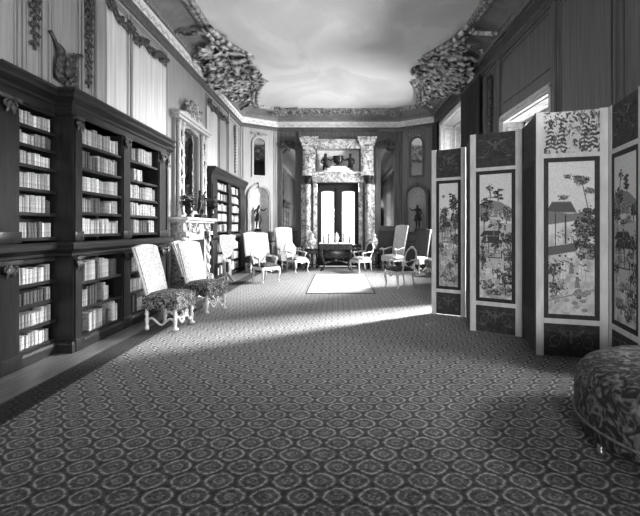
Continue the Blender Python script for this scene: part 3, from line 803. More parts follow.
front_sweep([(-.20, 1.15), (.0, 1.15), (.02, 1.17), (.02, 1.20), (.06, 1.23), (.08, 1.25), (.08, 1.30), (.06, 1.33), (-.20, 1.33)], 'counter_moulding', 'wood_h')
front_sweep([(-.20, 2.86), (.0, 2.86), (.01, 2.88), (.01, 2.95), (.03, 2.97), (.03, 3.0), (.07, 3.03), (.10, 3.05), (.10, 3.09), (.13, 3.12), (.13, 3.15), (-.20, 3.15)], 'cornice', 'wood_h')
BAYS = [('recessed left bay', XR, 4.37, 4.95, [.167, .40, .65, .88], [1.39, 1.67, 1.94, 2.20, 2.42, 2.63], 1.10, 2.83),
        ('wide middle bay', XF, 5.12, 6.07, [.157, .50, .82], [1.42, 1.70, 1.966, 2.255, 2.56], 1.13, 2.86),
        ('right hand bay', XF, 6.30, 7.29, [.157, .50, .82], [1.42, 1.70, 1.966, 2.255, 2.56], 1.13, 2.86),
        ('narrow end bay', XR, 7.59, 8.08, [.167, .45, .75], [1.39, 1.70, 2.0, 2.3, 2.6], 1.10, 2.83)]
GAPS = {('wide middle bay', 'u', 1): [(.50, .74)], ('wide middle bay', 'l', 1): [(.42, .60), (.74, 1)], ('wide middle bay', 'l', 0): [(.0, .22), (.7, .85)], ('right hand bay', 'u', 3): [(.0, .22), (.5, 1)],
        ('right hand bay', 'u', 4): [(.28, .36), (.85, 1)], ('wide middle bay', 'l', 2): [(.93, 1)], ('narrow end bay', 'l', 1): [(.3, 1)]}
for (nm, xf, a, b_, low, upz, t1, t2) in BAYS:
    for kind, zs, top in (('l', low, t1), ('u', upz, t2)):
        for i, z in enumerate(zs):
            MB().box(XB + .02, xf - .02, a, b_, z - .03, z).box(xf - .02, xf - .008, a, b_, z - .034, z + .004).build('shelf', 'wood_h', case)
            nxt = zs[i + 1] - .03 if i + 1 < len(zs) else top
            rank = len(zs) - i
            place = '%s %s shelf of the %s' % (ORD[rank], 'upper' if kind == 'u' else 'lower', nm)
            dep = (xf - XB) - .09
            if nm == 'narrow end bay' and kind == 'u' and i % 2: continue
            shelf_books(a, b_, xf - .05, z + .0005, nxt - z - .015, dep, place, rgb, GAPS.get((nm, kind, i), ()), (4, 3, 3, 1.8) if nm != 'narrow end bay' else (1, 1, 2, 3))
# pelmet board under upper cornice in each bay
for (nm, xf, a, b_, low, upz, t1, t2) in BAYS: MB().box(XB + .02, xf - .015, a, b_, t2, 2.93).build('frieze_board', 'wood_h', case); MB().box(XB + .02, xf - .015, a, b_, t1, 1.2).build('lower_frieze_board', 'wood_h', case)

# far bookcase
X2 = -3.38
case2 = thing('far_bookcase', 'dark wooden bookcase on left wall beyond the fireplace, near the corner niche', 'bookcase', (0, 0, 0))
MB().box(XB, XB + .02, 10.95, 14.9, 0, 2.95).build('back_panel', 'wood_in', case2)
for a, b_ in ((10.95, 11.5), (12.6, 13.0), (14.1, 14.9)):
    MB().box(XB + .02, X2, a, b_, 0, 2.95).box(X2, X2 + .02, a + .04, b_ - .04, .2, 1.05).box(X2, X2 + .02, a + .04, b_ - .04, 1.46, 2.7).build('pilaster', 'wood', case2)
P2 = [(X2, 14.93), (X2, 10.92)]
for prof, nm in (([(-.2, 0), (.03, 0), (.03, .12), (-.2, .12)], 'plinth'), ([(-.2, 1.17), (.0, 1.17), (.06, 1.24), (.06, 1.31), (-.2, 1.31)], 'counter_moulding'), ([(-.2, 2.88), (.01, 2.88), (.03, 3.0), (.09, 3.06), (.12, 3.12), (.12, 3.16), (-.2, 3.16)], 'cornice')):
    MB().sweep(prof, P2).build(nm, 'wood_h', case2)
for nm, a, b_ in (('first bay', 11.5, 12.6), ('second bay', 13.0, 14.1)):
    for kind, zs, top in (('l', [.16, .5, .82], 1.14), ('u', [1.40, 1.70, 2.0, 2.3, 2.6], 2.87)):
        for i, z in enumerate(zs):
            MB().box(XB + .02, X2 - .02, a, b_, z - .03, z).build('shelf', 'wood_h', case2)
            nxt = zs[i + 1] - .03 if i + 1 < len(zs) else top
            shelf_books(a, b_, X2 - .04, z + .0005, nxt - z - .02, .10, 'far bookcase', rgb, (), (3, 4, 3, 2), .04, .06)

bookmesh = {}
def book_mb(mb, th, h, dep, O=(0, 0, 0)):
    ox, oy, oz = O; n = 5; hw = th / 2; pr = []
    for i in range(n + 1):
        a = -PI / 2 + PI * i / n; pr.append((ox + .016 * math.cos(a), oy + hw * math.sin(a)))
    poly = [(ox - dep, oy - hw)] + pr + [(ox - dep, oy + hw)]
    mb.prism([(p[0], p[1]) for p in poly], (0, 0, oz), (1, 0, 0), (0, 1, 0), (0, 0, h))
def area(bk): (loc, th, h, dep, pl, i, tn) = bk; return th * h * loc[0] ** 2 / loc[1] ** 2 / loc[1] ** 2 if loc[1] > 4.15 else 0
order = sorted(range(len(BOOKS)), key=lambda k: -area(BOOKS[k]))
indiv = set(order[:298])
TN = {'pale': 'pale vellum', 'cream': 'cream', 'grey': 'grey calf', 'dark': 'dark'}
rest = {k: MB() for k in BOOKM}
for k, (loc, th, h, dep, pl, i, tn) in enumerate(BOOKS):
    if k in indiv:
        key = (round(th, 3), round(h, 2), round(dep, 2), tn)
        if key not in bookmesh:
            q = MB(); book_mb(q, *key[:3]); o = q.build('book', BOOKM[tn]); bookmesh[key] = o.data
        else:
            o = bpy.data.objects.new('book', bookmesh[key]); COL.objects.link(o)
        o.location = loc
        nth = ORD[i] if i <= 12 else {13: 'thirteenth', 14: 'fourteenth', 15: 'fifteenth', 16: 'sixteenth', 17: 'seventeenth', 18: 'eighteenth', 19: 'nineteenth', 20: 'twentieth', 21: 'twenty-first', 22: 'twenty-second', 23: 'twenty-third', 24: 'twenty-fourth', 25: 'twenty-fifth', 26: 'twenty-sixth', 27: 'twenty-seventh', 28: 'twenty-eighth', 29: 'twenty-ninth', 30: 'thirtieth', 31: 'thirty-first', 32: 'thirty-second'}[i]
        tag(o, '%s book, %s from the left on %s' % (TN[tn], nth, pl), 'book', 'books on the ' + pl)
    else:
        book_mb(rest[tn], th, h, dep, loc)
allr = MB(); slots = []; mats = []
for j, (tn, q) in enumerate(rest.items()):
    o = len(allr.v); allr.v += q.v; allr.f += [tuple(i + o for i in f) for f in q.f]; slots += [j] * len(q.f); mats.append(BOOKM[tn])
o = allr.build('small_books', mats[0])
for mm in mats[1:]: o.data.materials.append(mm)
for p, sl in zip(o.data.polygons, slots): p.material_index = sl
tag(o, 'rows of small distant leather books filling the farther bookshelves', 'books', None, 'stuff')

# ------------------------------------------------------------------ fireplace and overmantel mirror
t = thing('fireplace', 'white carved marble fireplace with mantel shelf on left wall between the bookcases', 'fireplace', (-XW, 9.75, 0))
for sg in (-1, 1):
    m = MB(); a, b_ = sorted((sg * .62, sg * .95)); m.box(.002, .30, a, b_, .0, .16, .01).box(.002, .26, a + .03, b_ - .03, .16, 1.32, .01).box(.002, .34, a, b_, 1.32, 1.42, .01)
    fr = Frame(m, (.27, sg * .785, .75), (0, 1, 0), (0, 0, 1), (1, 0, 0))
    for z in (-.35, -.1, .15, .4): fr.leaf(0, z, PI / 2 + .6, .2, .05, .0, .05); fr.leaf(0, z, PI / 2 - .6, .2, .05, .0, .05); fr.boss(0, z, .05, .01)
    fr.scroll(0, .50, .11, 1.3, PI / 2, sg, .03, .03)
    m.build('jamb', 'carve_lt', t)
m = MB().box(.002, .28, -.95, .95, 1.42, 1.62, .01); fr = Frame(m, (.285, 0, 1.5), (0, 1, 0), (0, 0, 1), (1, 0, 0))
foliage_cluster(fr, .8, .09, random.Random(8), 50, .016, .8); fr.boss(0, 0, .10, .01); m.build('carved_frieze', 'carve_lt', t)
m = MB().box(.002, .36, -1.02, 1.02, 1.62, 1.67, .01).box(.002, .42, -1.06, 1.06, 1.67, 1.74, .012); m.build('mantel_shelf', 'cream_old', t)
m = MB().box(.002, .25, -.64, -.52, 0, 1.42).box(.002, .25, .52, .64, 0, 1.42).box(.002, .25, -.64, .64, 1.22, 1.42); m.build('slips', 'panel', t)
MB().box(.002, .21, -.52, .52, 0.0, 1.22).build('firebox', 'soot', t)
MB().box(.36, .70, -1.0, 1.0, 0.0, .025, .005).build('hearth', 'marble_w', t)
MB().tube([(.42, -.8, .25), (.66, -.8, .25), (.66, .8, .25), (.42, .8, .25)], .015, 8).tube([(.42, -.8, .05), (.66, -.8, .05), (.66, .8, .05), (.42, .8, .05)], .015, 8).tube([(.66, -.8, .04), (.66, -.8, .26)], .015, 8).tube([(.66, .8, .04), (.66, .8, .26)], .015, 8).build('fender', 'silver', t)
t = thing('overmantel_mirror', 'tall overmantel mirror in pale carved frame above the fireplace', 'mirror', (-XW, 9.85, 1.76))
o = [(-.98, 0), (.98, 0), (.98, 2.28), (.0, 2.46), (-.98, 2.28)]; inn = [(-.55, .16), (.55, .16), (.55, 2.02), (0, 2.12), (-.55, 2.02)]
MB().ringprism(o, inn, (.002, 0, 0), (0, 1, 0), (0, 0, 1), (.07, 0, 0)).build('mirror_frame', 'panel', t)
MB().prism(inn, (.01, 0, 0), (0, 1, 0), (0, 0, 1), (.01, 0, 0)).build('mirror_glass', 'mirror', t)
for sg in (-1, 1):
    for yy in (.66, .88): MB().lathe([(.055, 0), (.055, .08), (.04, .10), (.042, 1.0), (.035, 1.9), (.05, 1.96), (.07, 2.08)], .12, sg * yy, .03, 12).build('column', 'cream_old', t)
    m = MB()
    fr = Frame(m, (.11, sg * .77, 1.05), (0, 1, 0), (0, 0, 1), (1, 0, 0))
    for k in range(9):
        z = -.9 + .22 * k; fr.leaf(0, z, PI / 2 + .7 * (-1) ** k, .24, .06, .03, .05); fr.boss(0, z + .05, .045, .03); fr.scroll(.07 * (-1) ** k, z, .07, 1.1, 0, (-1) ** k, .02, .03)
    m.build('carved_foliage', 'carve_lt', t)
m = MB().box(.002, .20, -1.06, 1.06, 2.14, 2.20, .008).box(.002, .24, -1.10, 1.10, 2.20, 2.27, .008)
m.prism([(-1.1, 2.27), (1.1, 2.27), (.25, 2.44), (-.25, 2.44)], (.002, 0, 0), (0, 1, 0), (0, 0, 1), (.16, 0, 0)); m.build('entablature', 'cream_old', t)
m = MB(); fr = Frame(m, (.12, 0, 2.50), (0, 1, 0), (0, 0, 1), (1, 0, 0)); foliage_cluster(fr, .50, .15, random.Random(31), 60, .024, 1.1, .05)
fr.boss(0, .12, .09, .04); m.build('carved_crest', 'carve', t)

def spray(loc, seed, lab, h=.55, name='potted_foliage'):
    rg = random.Random(seed)
    t = thing(name, lab, 'plant', loc, 0, 'dark leafy sprays on the mantel shelf')
    MB().lathe([(.05, 0), (.06, .02), (.04, .05), (.085, .11), (.09, .16), (.06, .20), (.07, .22)], 0, 0, 0, 14).build('vase', 'bronze', t)
    m = MB(); l = MB()
    for i in range(16):
        a = rg.uniform(0, 2 * PI); r = rg.uniform(.03, .12); hh = rg.uniform(.5, 1) * h
        p = [(r * math.cos(a) * (k / 5) ** 1.4, r * math.sin(a) * (k / 5) ** 1.4, .2 + (hh - .2) * k / 5) for k in range(6)]
        m.tube(p, .006, 5)
        for k in range(1, 6):
            for q in range(3):
                fr = Frame(l, p[k], (rg.uniform(-1, 1), rg.uniform(-1, 1), rg.uniform(-.4, .8)), (rg.uniform(-1, 1), rg.uniform(-1, 1), rg.uniform(-.5, .5)), (0, 0, 1))
                fr.leaf(0, 0, rg.uniform(0, 6), .10, .035, 0, .01)
    m.build('stem', 'plant', t); l.build('leaves', 'plant', t)
spray((-3.29, 9.05, 1.742), 1, 'dark leafy spray in small vase at left end of mantel shelf')
spray((-3.29, 10.62, 1.742), 2, 'dark leafy spray in small vase at right end of mantel shelf')
t = thing('mantel_bronze', 'dark bronze figure group standing at middle of the mantel shelf', 'statuette', (-3.30, 9.85, 1.742), 0)
MB().box(-.09, .09, -.20, .20, 0, .08, .01).build('base', 'bronze', t)
skin_obj('figure', [(0, -.02, .30, .07), (0, -.02, .40, .06), (0, -.02, .49, .075), (0, -.02, .55, .03), (0, -.02, .61, .05), (0, -.02, .67, .04), (.02, .08, .50, .03), (.04, .17, .58, .025), (.05, .22, .66, .02),
    (.02, -.12, .49, .03), (.05, -.18, .38, .025), (.0, .05, .24, .055), (.02, .09, .16, .035), (0, .08, .09, .03), (0, -.08, .22, .055), (-.02, -.12, .14, .035), (0, -.11, .09, .03)],
    [(0, 1), (1, 2), (2, 3), (3, 4), (4, 5), (2, 6), (6, 7), (7, 8), (2, 9), (9, 10), (0, 11), (11, 12), (12, 13), (0, 14), (14, 15), (15, 16)], 'bronze', t)

# ------------------------------------------------------------------ carpet and rug
c = MB().box(-2.85, 3.15, -1.0, 15.3, .0, .012).build('patterned_carpet', 'carpet')
tag(c, 'large dark carpet of oval medallions covering the gallery floor', 'carpet')
t = thing('pale_rug', 'plain pale rectangular rug with thin dark edge in middle of carpet', 'rug', (.06, 11.2, .0125))
MB().box(-.78, .78, -1.88, 1.88, 0, .010).build('rug_field', 'rug', t)
mb = MB().ringprism([(-.80, -1.90), (.80, -1.90), (.80, 1.90), (-.80, 1.90)], [(-.765, -1.86), (.765, -1.86), (.765, 1.86), (-.765, 1.86)], (0, 0, 0), (1, 0, 0), (0, 1, 0), (0, 0, .012)); mb.build('rug_border', 'rug_edge', t)

# ------------------------------------------------------------------ seating (local +X is the front)
def cushion(mb, x0, x1, y0, y1, z0, z1, crown=.03, n=8, c=.03):
    rows = []
    for j in range(n + 1):
        row = []
        for i in range(n + 1):
            u = i / n; v = j / n
            e = (1 - (2 * u - 1) ** 4) * (1 - (2 * v - 1) ** 4)
            row.append((x0 + (x1 - x0) * u, y0 + (y1 - y0) * v, z1 - c + (crown + c) * e ** .5))
        rows.append(row)
    mb.grid(rows)
    mb.box(x0, x1, y0, y1, z0, z1 - c)
GC = .013     # top of carpet
def wavy(p0, p1, amp, k, n=17):
    p0 = Vector(p0); p1 = Vector(p1); return [p0.lerp(p1, i / n) + Vector((0, 0, amp * math.sin(2 * PI * k * i / n))) for i in range(n + 1)]
def make_tall_chair(lab, loc, rz, back='silkpale', seat='brocade', legs='cream', name='tall_back_chair', bh=1.24, w=.56, group='tall upholstered chairs along the walls'):
    t = thing(name, lab, 'chair', loc, rz, group)
    hw = w / 2; d0, d1 = -.26, .28
    for sx, sy in ((1, 1), (1, -1), (-1, 1), (-1, -1)):
        x = d1 - .05 if sx > 0 else d0 + .04; y = sy * (hw - .045); m = MB()
        m.lathe([(.022, 0), (.034, .02), (.030, .05), (.018, .07), (.026, .11), (.032, .16), (.020, .20), (.034, .24), (.022, .28), (.030, .33), (.034, .42)], x, y, 0, 10)
        if sx > 0: m.ball((x + .015, y, .03), .034, (1.2, 1, .8), 8, 5)
        m.build('leg', legs, t)
    xf = d1 - .05; xb = d0 + .04; yl = hw - .045
    m = MB(); m.tube(wavy((xf, -yl, .15), (xf, yl, .15), .055, 2), .019, 7)
    fr = Frame(m, (xf, 0, .17), (0, 1, 0), (0, 0, 1), (1, 0, 0))
    for sg in (-1, 1): fr.scroll(sg * .07, .03, .06, 1.2, PI / 2, sg, .014, .005)
    m.build('front_stretcher', legs, t)
    for sg in (-1, 1):
        MB().tube(wavy((xb, sg * yl, .13), (xf, sg * yl, .13), .045, 1.5), .017, 7).build('side_stretcher', legs, t)
    m = MB(); cushion(m, d0, d1, -hw, hw, .40, .53, .025); m.build('seat', seat, t)
    m = MB()      # scalloped, fringed valance round the seat
    def val(p0, p1, nn):
        p0 = Vector(p0); p1 = Vector(p1); top = []; bot = []; k = 24
        for i in range(k + 1):
            p = p0.lerp(p1, i / k); top.append((p.x, p.y, .42)); bot.append((p.x, p.y, .335 - .03 * abs(math.sin(nn * PI * i / k)) + .012 * math.sin(i * 3)))
        m.grid([top, bot], False)
    e = .006
    val((d1 + e, -hw, 0), (d1 + e, hw, 0), 3); val((d0, -hw - e, 0), (d1, -hw - e, 0), 3); val((d0, hw + e, 0), (d1, hw + e, 0), 3)
    m.build('fringe', seat, t)
    m = MB(); nz = 12; ny = 8; fro = []; bk = []
    for j in range(nz + 1):
        v = j / nz; z = .50 + (bh - .50) * v; x = d0 + .07 - .20 * v ** 1.15; ww = hw * (.90 + .08 * v); rf = []; rb = []
        for i in range(ny + 1):
            u = 2 * i / ny - 1; e = (1 - u ** 4) * (1 - (2 * v - 1) ** 6); top = .045 * (1 - u * u) * (v ** 3)
            rf.append((x + .035 * e + .01, u * ww, z + top)); rb.append((x - .05, u * ww, z + top))
        fro.append(rf); bk.append(rb)
    m.grid(fro); m.grid(bk)
    def strip(a, b_): m.grid([a, b_], False)
    strip([r[0] for r in fro], [r[0] for r in bk]); strip([r[-1] for r in fro], [r[-1] for r in bk]); strip(fro[-1], bk[-1]); strip(fro[0], bk[0])
    m.build('backrest', back, t)
    for sg in (-1, 1):
        MB().tube([(d0 + .04, sg * (hw - .05), .40), (d0 + .045, sg * (hw * .9), .52), (d0 - .10, sg * hw * .95, bh - .18), (d0 - .17, sg * hw * .97, bh)], .02, 7).build('back_post', legs, t)
    return t
def make_fauteuil(lab, loc, rz, pad='midcloth', seat='midcloth', padback=None, group='low carved armchairs around the rug'):
    t = thing('carved_armchair', lab, 'armchair', loc, rz, group); L = 'cream'
    for sx, sy in ((1, 1), (1, -1)):
        x, y = .24, sy * .27
        MB().tube([(x, y, .40), (x + .03, y + sy * .02, .34), (x + .035, y + sy * .02, .26), (x + .01, y, .14), (x - .005, y, .07), (x + .02, y + sy * .01, .02), (x + .035, y + sy * .015, .0)], [.034, .038, .033, .022, .018, .020, .024], 8).build('leg', L, t)
    for sy in (1, -1):
        x, y = -.22, sy * .21
        MB().tube([(x, y, .40), (x - .005, y, .25), (x - .03, y, .1), (x - .07, y, .0)], [.028, .024, .019, .018], 8).build('leg', L, t)
    m = MB(); poly = [(.29, -.26), (.30, 0), (.29, .26), (.26, .31), (-.22, .25), (-.25, 0), (-.22, -.25), (.26, -.31)]
    m.prism(poly, (0, 0, .34), (1, 0, 0), (0, 1, 0), (0, 0, .08))
    fr = Frame(m, (.30, 0, .36), (0, 1, 0), (0, 0, 1), (1, 0, 0))
    for sg in (-1, 1): fr.curve([(sg * .25, -.04), (sg * .15, .0), (sg * .07, -.04), (0, -.06)], .014, .0); fr.scroll(sg * .06, 0, .04, 1.1, 0, sg, .01, .005)
    m.build('seat_rail', L, t)
    m = MB(); cushion(m, -.22, .28, -.25, .25, .41, .49, .035); m.build('seat', seat, t)
    # oval back
    n = 24; cz = .72; rw = .235; rh = .24
    def bp(a, r, off): 
        y = rw * r * math.cos(a); z = rh * r * math.sin(a) * (1 + .08 * (math.sin(a) > 0)); return (-.25 - .22 * (z + .24) + off, y * (1 - .10 * (math.sin(a) < 0) * abs(math.sin(a))), cz + z)
    m = MB(); m.tube([bp(2 * PI * i / n, 1.0, 0) for i in range(n + 1)], .024, 7)
    fr = Frame(m, (-.36, 0, .985), (0, 1, 0), (-.2, 0, 1), (1, 0, 0)); fr.boss(0, .01, .035); fr.leaf(0, 0, .3, .10, .02); fr.leaf(0, 0, PI - .3, .10, .02)
    for sg in (-1, 1): m.tube([(-.22, sg * .20, .38), (-.23, sg * .20, .48), bp(-PI / 2 + sg * .95, 1.0, 0)], .022, 7)
    m.build('back_frame', L, t)
    m = MB()
    for off, sgn in ((.035, 1), (-.03, -1)):
        rows = [[Vector(bp(2 * PI * i / n, .05 + .93 * j / 5, off * (1 - (j / 5) ** 3))) for i in range(n)] for j in range(6)]
        m.grid(rows, True, True)
    m.build('back_pad', pad, t)
    for sg in (-1, 1):
        MB().tube([bp(-.1 if sg > 0 else PI + .1, 1.0, 0), (-.12, sg * .29, .68), (.02, sg * .31, .66), (.10, sg * .315, .655), (.16, sg * .31, .64)], [.018, .02, .022, .024, .026], 8).tube([(.15, sg * .31, .645), (.12, sg * .30, .57), (.10, sg * .275, .50), (.12, sg * .265, .41)], [.022, .02, .018, .024], 8).build('arm', L, t)
        MB().ball((-.02, sg * .31, .685), .035, (1.9, .8, .6)).build('arm_pad', pad, t)
    return t
def make_throne(lab, loc, rz, back='silkpale', seat='silkpale', bh=1.52, w=.66, group='high backed armchairs at the far end'):
    t = make_tall_chair(lab, loc, rz, back, seat, 'cream_old', 'high_armchair', bh, w, group)
    t['category'] = 'armchair'
    hw = w / 2
    for sg in (-1, 1):
        MB().tube([(-.22, sg * hw, .80), (-.05, sg * (hw + .03), .77), (.10, sg * (hw + .04), .72), (.22, sg * (hw + .05), .76), (.28, sg * (hw + .06), .74), (.27, sg * (hw + .06), .69)], [.024, .026, .028, .032, .034, .028], 8).tube([(.20, sg * (hw + .04), .74), (.16, sg * (hw + .02), .62), (.20, sg * hw, .5)], .024, 8).build('arm', 'cream_old', t)
    return t
# left side, front to back
make_tall_chair('tall chair with pale back and dark fringed seat, nearest the camera on left', (-2.53, 6.16, GC), R(-10), bh=1.20, w=.54)
make_tall_chair('tall pale-backed chair with fringed seat, second from the camera on left', (-2.38, 7.36, GC), R(-24), bh=1.21, w=.54)
make_tall_chair('tall pale chair half hidden between bookcase end and the second chair', (-2.92, 8.50, GC), R(4), bh=1.18)
make_tall_chair('tall pale chair before the far bookcase, behind the low carved armchair', (-2.84, 13.9, GC), R(-58), seat='velvet', bh=1.30, w=.5)
make_tall_chair('tall pale chair in front of the left corner niche statue', (-2.50, 14.45, GC), R(-50), seat='midcloth', bh=1.28, w=.5)
make_throne('high backed armchair left of the doorway under the left pier mirror', (-1.85, 14.95, GC), R(-62), bh=1.48)
make_fauteuil('low white carved armchair left of the rug, before the two tall chairs', (-2.02, 11.35, GC+.006), R(-42), 'silkmid', 'velvet')
make_fauteuil('low white carved armchair left of the table, before the high armchair', (-1.40, 13.85, GC+.006), R(-42), 'silkmid', 'midcloth')
# right side
make_fauteuil('low carved armchair with dark oval back at right of the candlestick table', (.80, 13.85, GC+.006), R(207), 'velvet', 'midcloth')  # pad given a dark colour to stand for its shaded side
make_fauteuil('low carved armchair with dark back nearest the folding screen, right of rug', (1.57, 10.3, GC+.006), R(205), 'velvet', 'velvet')  # dark pad colour stands for shade, the windows being behind it
make_throne('high armchair with pale back and scrolled arms right of the doorway', (1.97, 14.6, GC), R(212), bh=1.56)
make_tall_chair('tall chair with dark grey back and pale edge near folding screen', (2.60, 13.55, GC), R(226), back='greycloth', seat='silkpale', bh=1.42, w=.58)
make_tall_chair('pale upholstered chair mostly hidden behind left edge of the folding screen', (3.06, 12.75, GC), R(190), bh=1.0, w=.56, name='side_chair', group='pale chairs by the right wall')

# ------------------------------------------------------------------ fire screen by the far bookcase
t = thing('pole_screen', 'pale shield shaped fire screen on white carved stand beyond the fireplace', 'fire screen', (-3.10, 11.45, .001), R(-42))
m = MB()
for k in range(3):
    a = 2 * PI * k / 3 + .5; c, s_ = math.cos(a), math.sin(a)
    m.tube([(0, 0, .20), (.08 * c, .08 * s_, .17), (.15 * c, .15 * s_, .07), (.20 * c, .20 * s_, .03)], [.05, .045, .035, .03], 8)
m.build('splayed_feet', 'cream', t)
m = MB().ringprism([(-.12, .18), (.12, .18), (.13, .40), (.11, .62), (-.11, .62), (-.13, .40)], [(-.05, .26), (.05, .26), (.055, .40), (.045, .55), (-.045, .55), (-.055, .40)], (-.03, 0, 0), (0, 1, 0), (0, 0, 1), (.06, 0, 0)).tube([(0, 0, .60), (0, 0, .80)], .025, 8); m.build('pierced_stand', 'cream', t)
sh = [(.86 * p, .70 + (q - .70) * .92) for p, q in [(-.10, .74), (0, .70), (.10, .74), (.20, .90), (.26, 1.10), (.28, 1.32), (.14, 1.35), (0, 1.33), (-.14, 1.35), (-.28, 1.32), (-.26, 1.10), (-.20, .90)]]
MB().prism(sh, (.0, 0, 0), (0, 1, 0), (0, 0, 1), (.03, 0, 0)).build('shield_panel', 'silkmid', t)
MB().ringprism([(p[0] * 1.06, 1.03 + (p[1] - 1.03) * 1.06) for p in sh], sh, (-.005, 0, 0), (0, 1, 0), (0, 0, 1), (.04, 0, 0)).build('shield_frame', 'cream', t)

# ------------------------------------------------------------------ centre table and what stands on it
TY = 14.45
t = thing('centre_table', 'dark carved table with curved legs standing before the far doorway', 'table', (-.06, TY, GC))
MB().box(-.60, .60, -.36, .36, .93, .97, .008).build('table_top', 'marble_w', t)
m = MB().box(-.55, .55, -.32, .32, .74, .93); fr = Frame(m, (0, -.325, .83), (1, 0, 0), (0, 0, 1), (0, -1, 0)); foliage_cluster(fr, .5, .07, random.Random(4), 46, .012, .7)
m.build('carved_apron', 'carve_dk', t)
MB().box(-.50, .50, -.24, .28, .42, .74, .01).build('cabinet_body', 'black', t)
for sx in (-1, 1):
    for sy in (-1, 1):
        MB().tube([(sx * .48, sy * .26, .76), (sx * .52, sy * .29, .62), (sx * .47, sy * .26, .42), (sx * .40, sy * .2, .22), (sx * .46, sy * .25, .07), (sx * .54, sy * .31, .0)], [.05, .055, .045, .032, .03, .035], 8).build('leg', 'carve_dk', t)
MB().tube([(-.41, -.2, .24), (-.2, -.1, .32), (0, 0, .35), (.2, .1, .32), (.41, .2, .24)], .022, 8).tube([(.41, -.2, .24), (.2, -.1, .32), (0, 0, .35), (-.2, .1, .32), (-.41, .2, .24)], .022, 8).ball((0, 0, .37), .06).build('stretcher', 'carve', t)
def candlestick(x, h, lab):
    t = thing('candlestick', lab, 'candlestick', (x, TY - .05, GC + .9715), 0, 'candlesticks on the centre table')
    MB().lathe([(.055, 0), (.05, .012), (.02, .03), (.014, .06), (.022, h * .4), (.012, h * .5), (.016, h * .75), (.028, h * .8), (.022, h * .82)], 0, 0, 0, 12).build('stick', 'bronze', t)
    MB().lathe([(.011, h * .8), (.011, h), (.003, h + .012)], 0, 0, 0, 8).build('candle', 'midcloth', t)
candlestick(-.50, .22, 'short dark candlestick at left end of the centre table')
candlestick(-.33, .36, 'tall dark candlestick second from left on the centre table')
candlestick(.18, .36, 'tall dark candlestick right of the white vase on centre table')
candlestick(.40, .22, 'short dark candlestick at right end of the centre table')
v = thing('white_vase', 'small white porcelain vase at middle of the centre table', 'vase', (-.05, TY, GC + .9715))
MB().lathe([(.05, 0), (.055, .02), (.045, .04), (.09, .12), (.10, .18), (.07, .25), (.05, .28)], 0, 0, 0, 16).build('vase_body', 'marble_w', v)
MB().lathe([(.05, .28), (.065, .30), (.05, .32), (.015, .34), (.02, .36), (.005, .38)], 0, 0, 0, 14).build('vase_lid', 'marble_w', v)
bx = thing('dark_box', 'small dark lacquer casket on squat stand behind right of the table', 'casket', (.66, 15.32, GC))
MB().box(-.20, .20, -.16, .16, .62, .80, .012).build('casket_body', 'black', bx)
MB().box(-.21, .21, -.17, .17, .80, .87, .02).build('lid', 'black', bx)
for sx in (-1, 1):
    for sy in (-1, 1): MB().tube([(sx * .17, sy * .13, .62), (sx * .19, sy * .15, .35), (sx * .17, sy * .13, 0)], [.03, .026, .022], 8).build('leg', 'black', bx)
def lidded_jar(x, lab, lab2):
    s = thing('lacquer_stand', lab2, 'stand', (x, 15.2, GC), 0, 'dark stands beside the doorway')
    MB().box(-.24, .24, -.20, .20, .66, .72, .008).build('stand_top', 'black', s); MB().box(-.21, .21, -.17, .17, .52, .66).build('apron', 'black', s)
    for sx in (-1, 1):
        for sy in (-1, 1): MB().tube([(sx * .19, sy * .15, .55), (sx * .21, sy * .17, .3), (sx * .18, sy * .14, .08), (sx * .21, sy * .17, 0)], [.035, .03, .022, .028], 8).build('leg', 'black', s)
    MB().box(-.20, .20, -.16, .16, .12, .15).build('lower_shelf', 'black', s)
    j = thing('porcelain_jar', lab, 'jar', (x, 15.2, GC + .7215), 0, 'lidded porcelain jars beside the doorway')
    MB().lathe([(.08, 0), (.09, .02), (.11, .08), (.16, .20), (.17, .28), (.14, .36), (.08, .41), (.08, .45)], 0, 0, 0, 20).build('jar_body', 'porcelain', j)
    MB().lathe([(.10, .45), (.11, .47), (.09, .53), (.05, .58), (.02, .60), (.03, .63), (.005, .67)], 0, 0, 0, 16).build('jar_lid', 'porcelain', j)
lidded_jar(-.98, 'lidded porcelain jar on dark stand left of the far doorway', 'dark lacquer stand under porcelain jar left of the far doorway')
lidded_jar(1.32, 'lidded porcelain jar on dark stand right of doorway behind armchair', 'dark lacquer stand under porcelain jar right of the far doorway')

# ------------------------------------------------------------------ curtains at the far right window
for nm, y0, y1 in (('dark curtain hanging at near side of the far right window', 10.1, 11.5), ('dark narrow curtain at far side of the far right window', 14.5, 14.95)):
    m = MB(); n = 60; rows = []
    for z in (.03, 1.5, 3.0, 4.5, 5.22):
        rows.append([(XW - .12 - .045 * math.sin(2 * PI * i / n * (y1 - y0) / .16) - .02 * math.sin(i * .7), y0 + (y1 - y0) * i / n, z) for i in range(n + 1)])
    m.grid(rows)
    c = thing('window_curtain', nm, 'curtain', (0, 0, 0), 0, 'curtains of the far right window')
    m.build('curtain_cloth', 'curtain', c)
    MB().tube([(XW - .12, y0 - .05, 5.22), (XW - .12, y1 + .05, 5.22)], .018, 8).ball((XW - .12, y0 - .05, 5.22), .03).build('curtain_rail', 'wood_in', c)

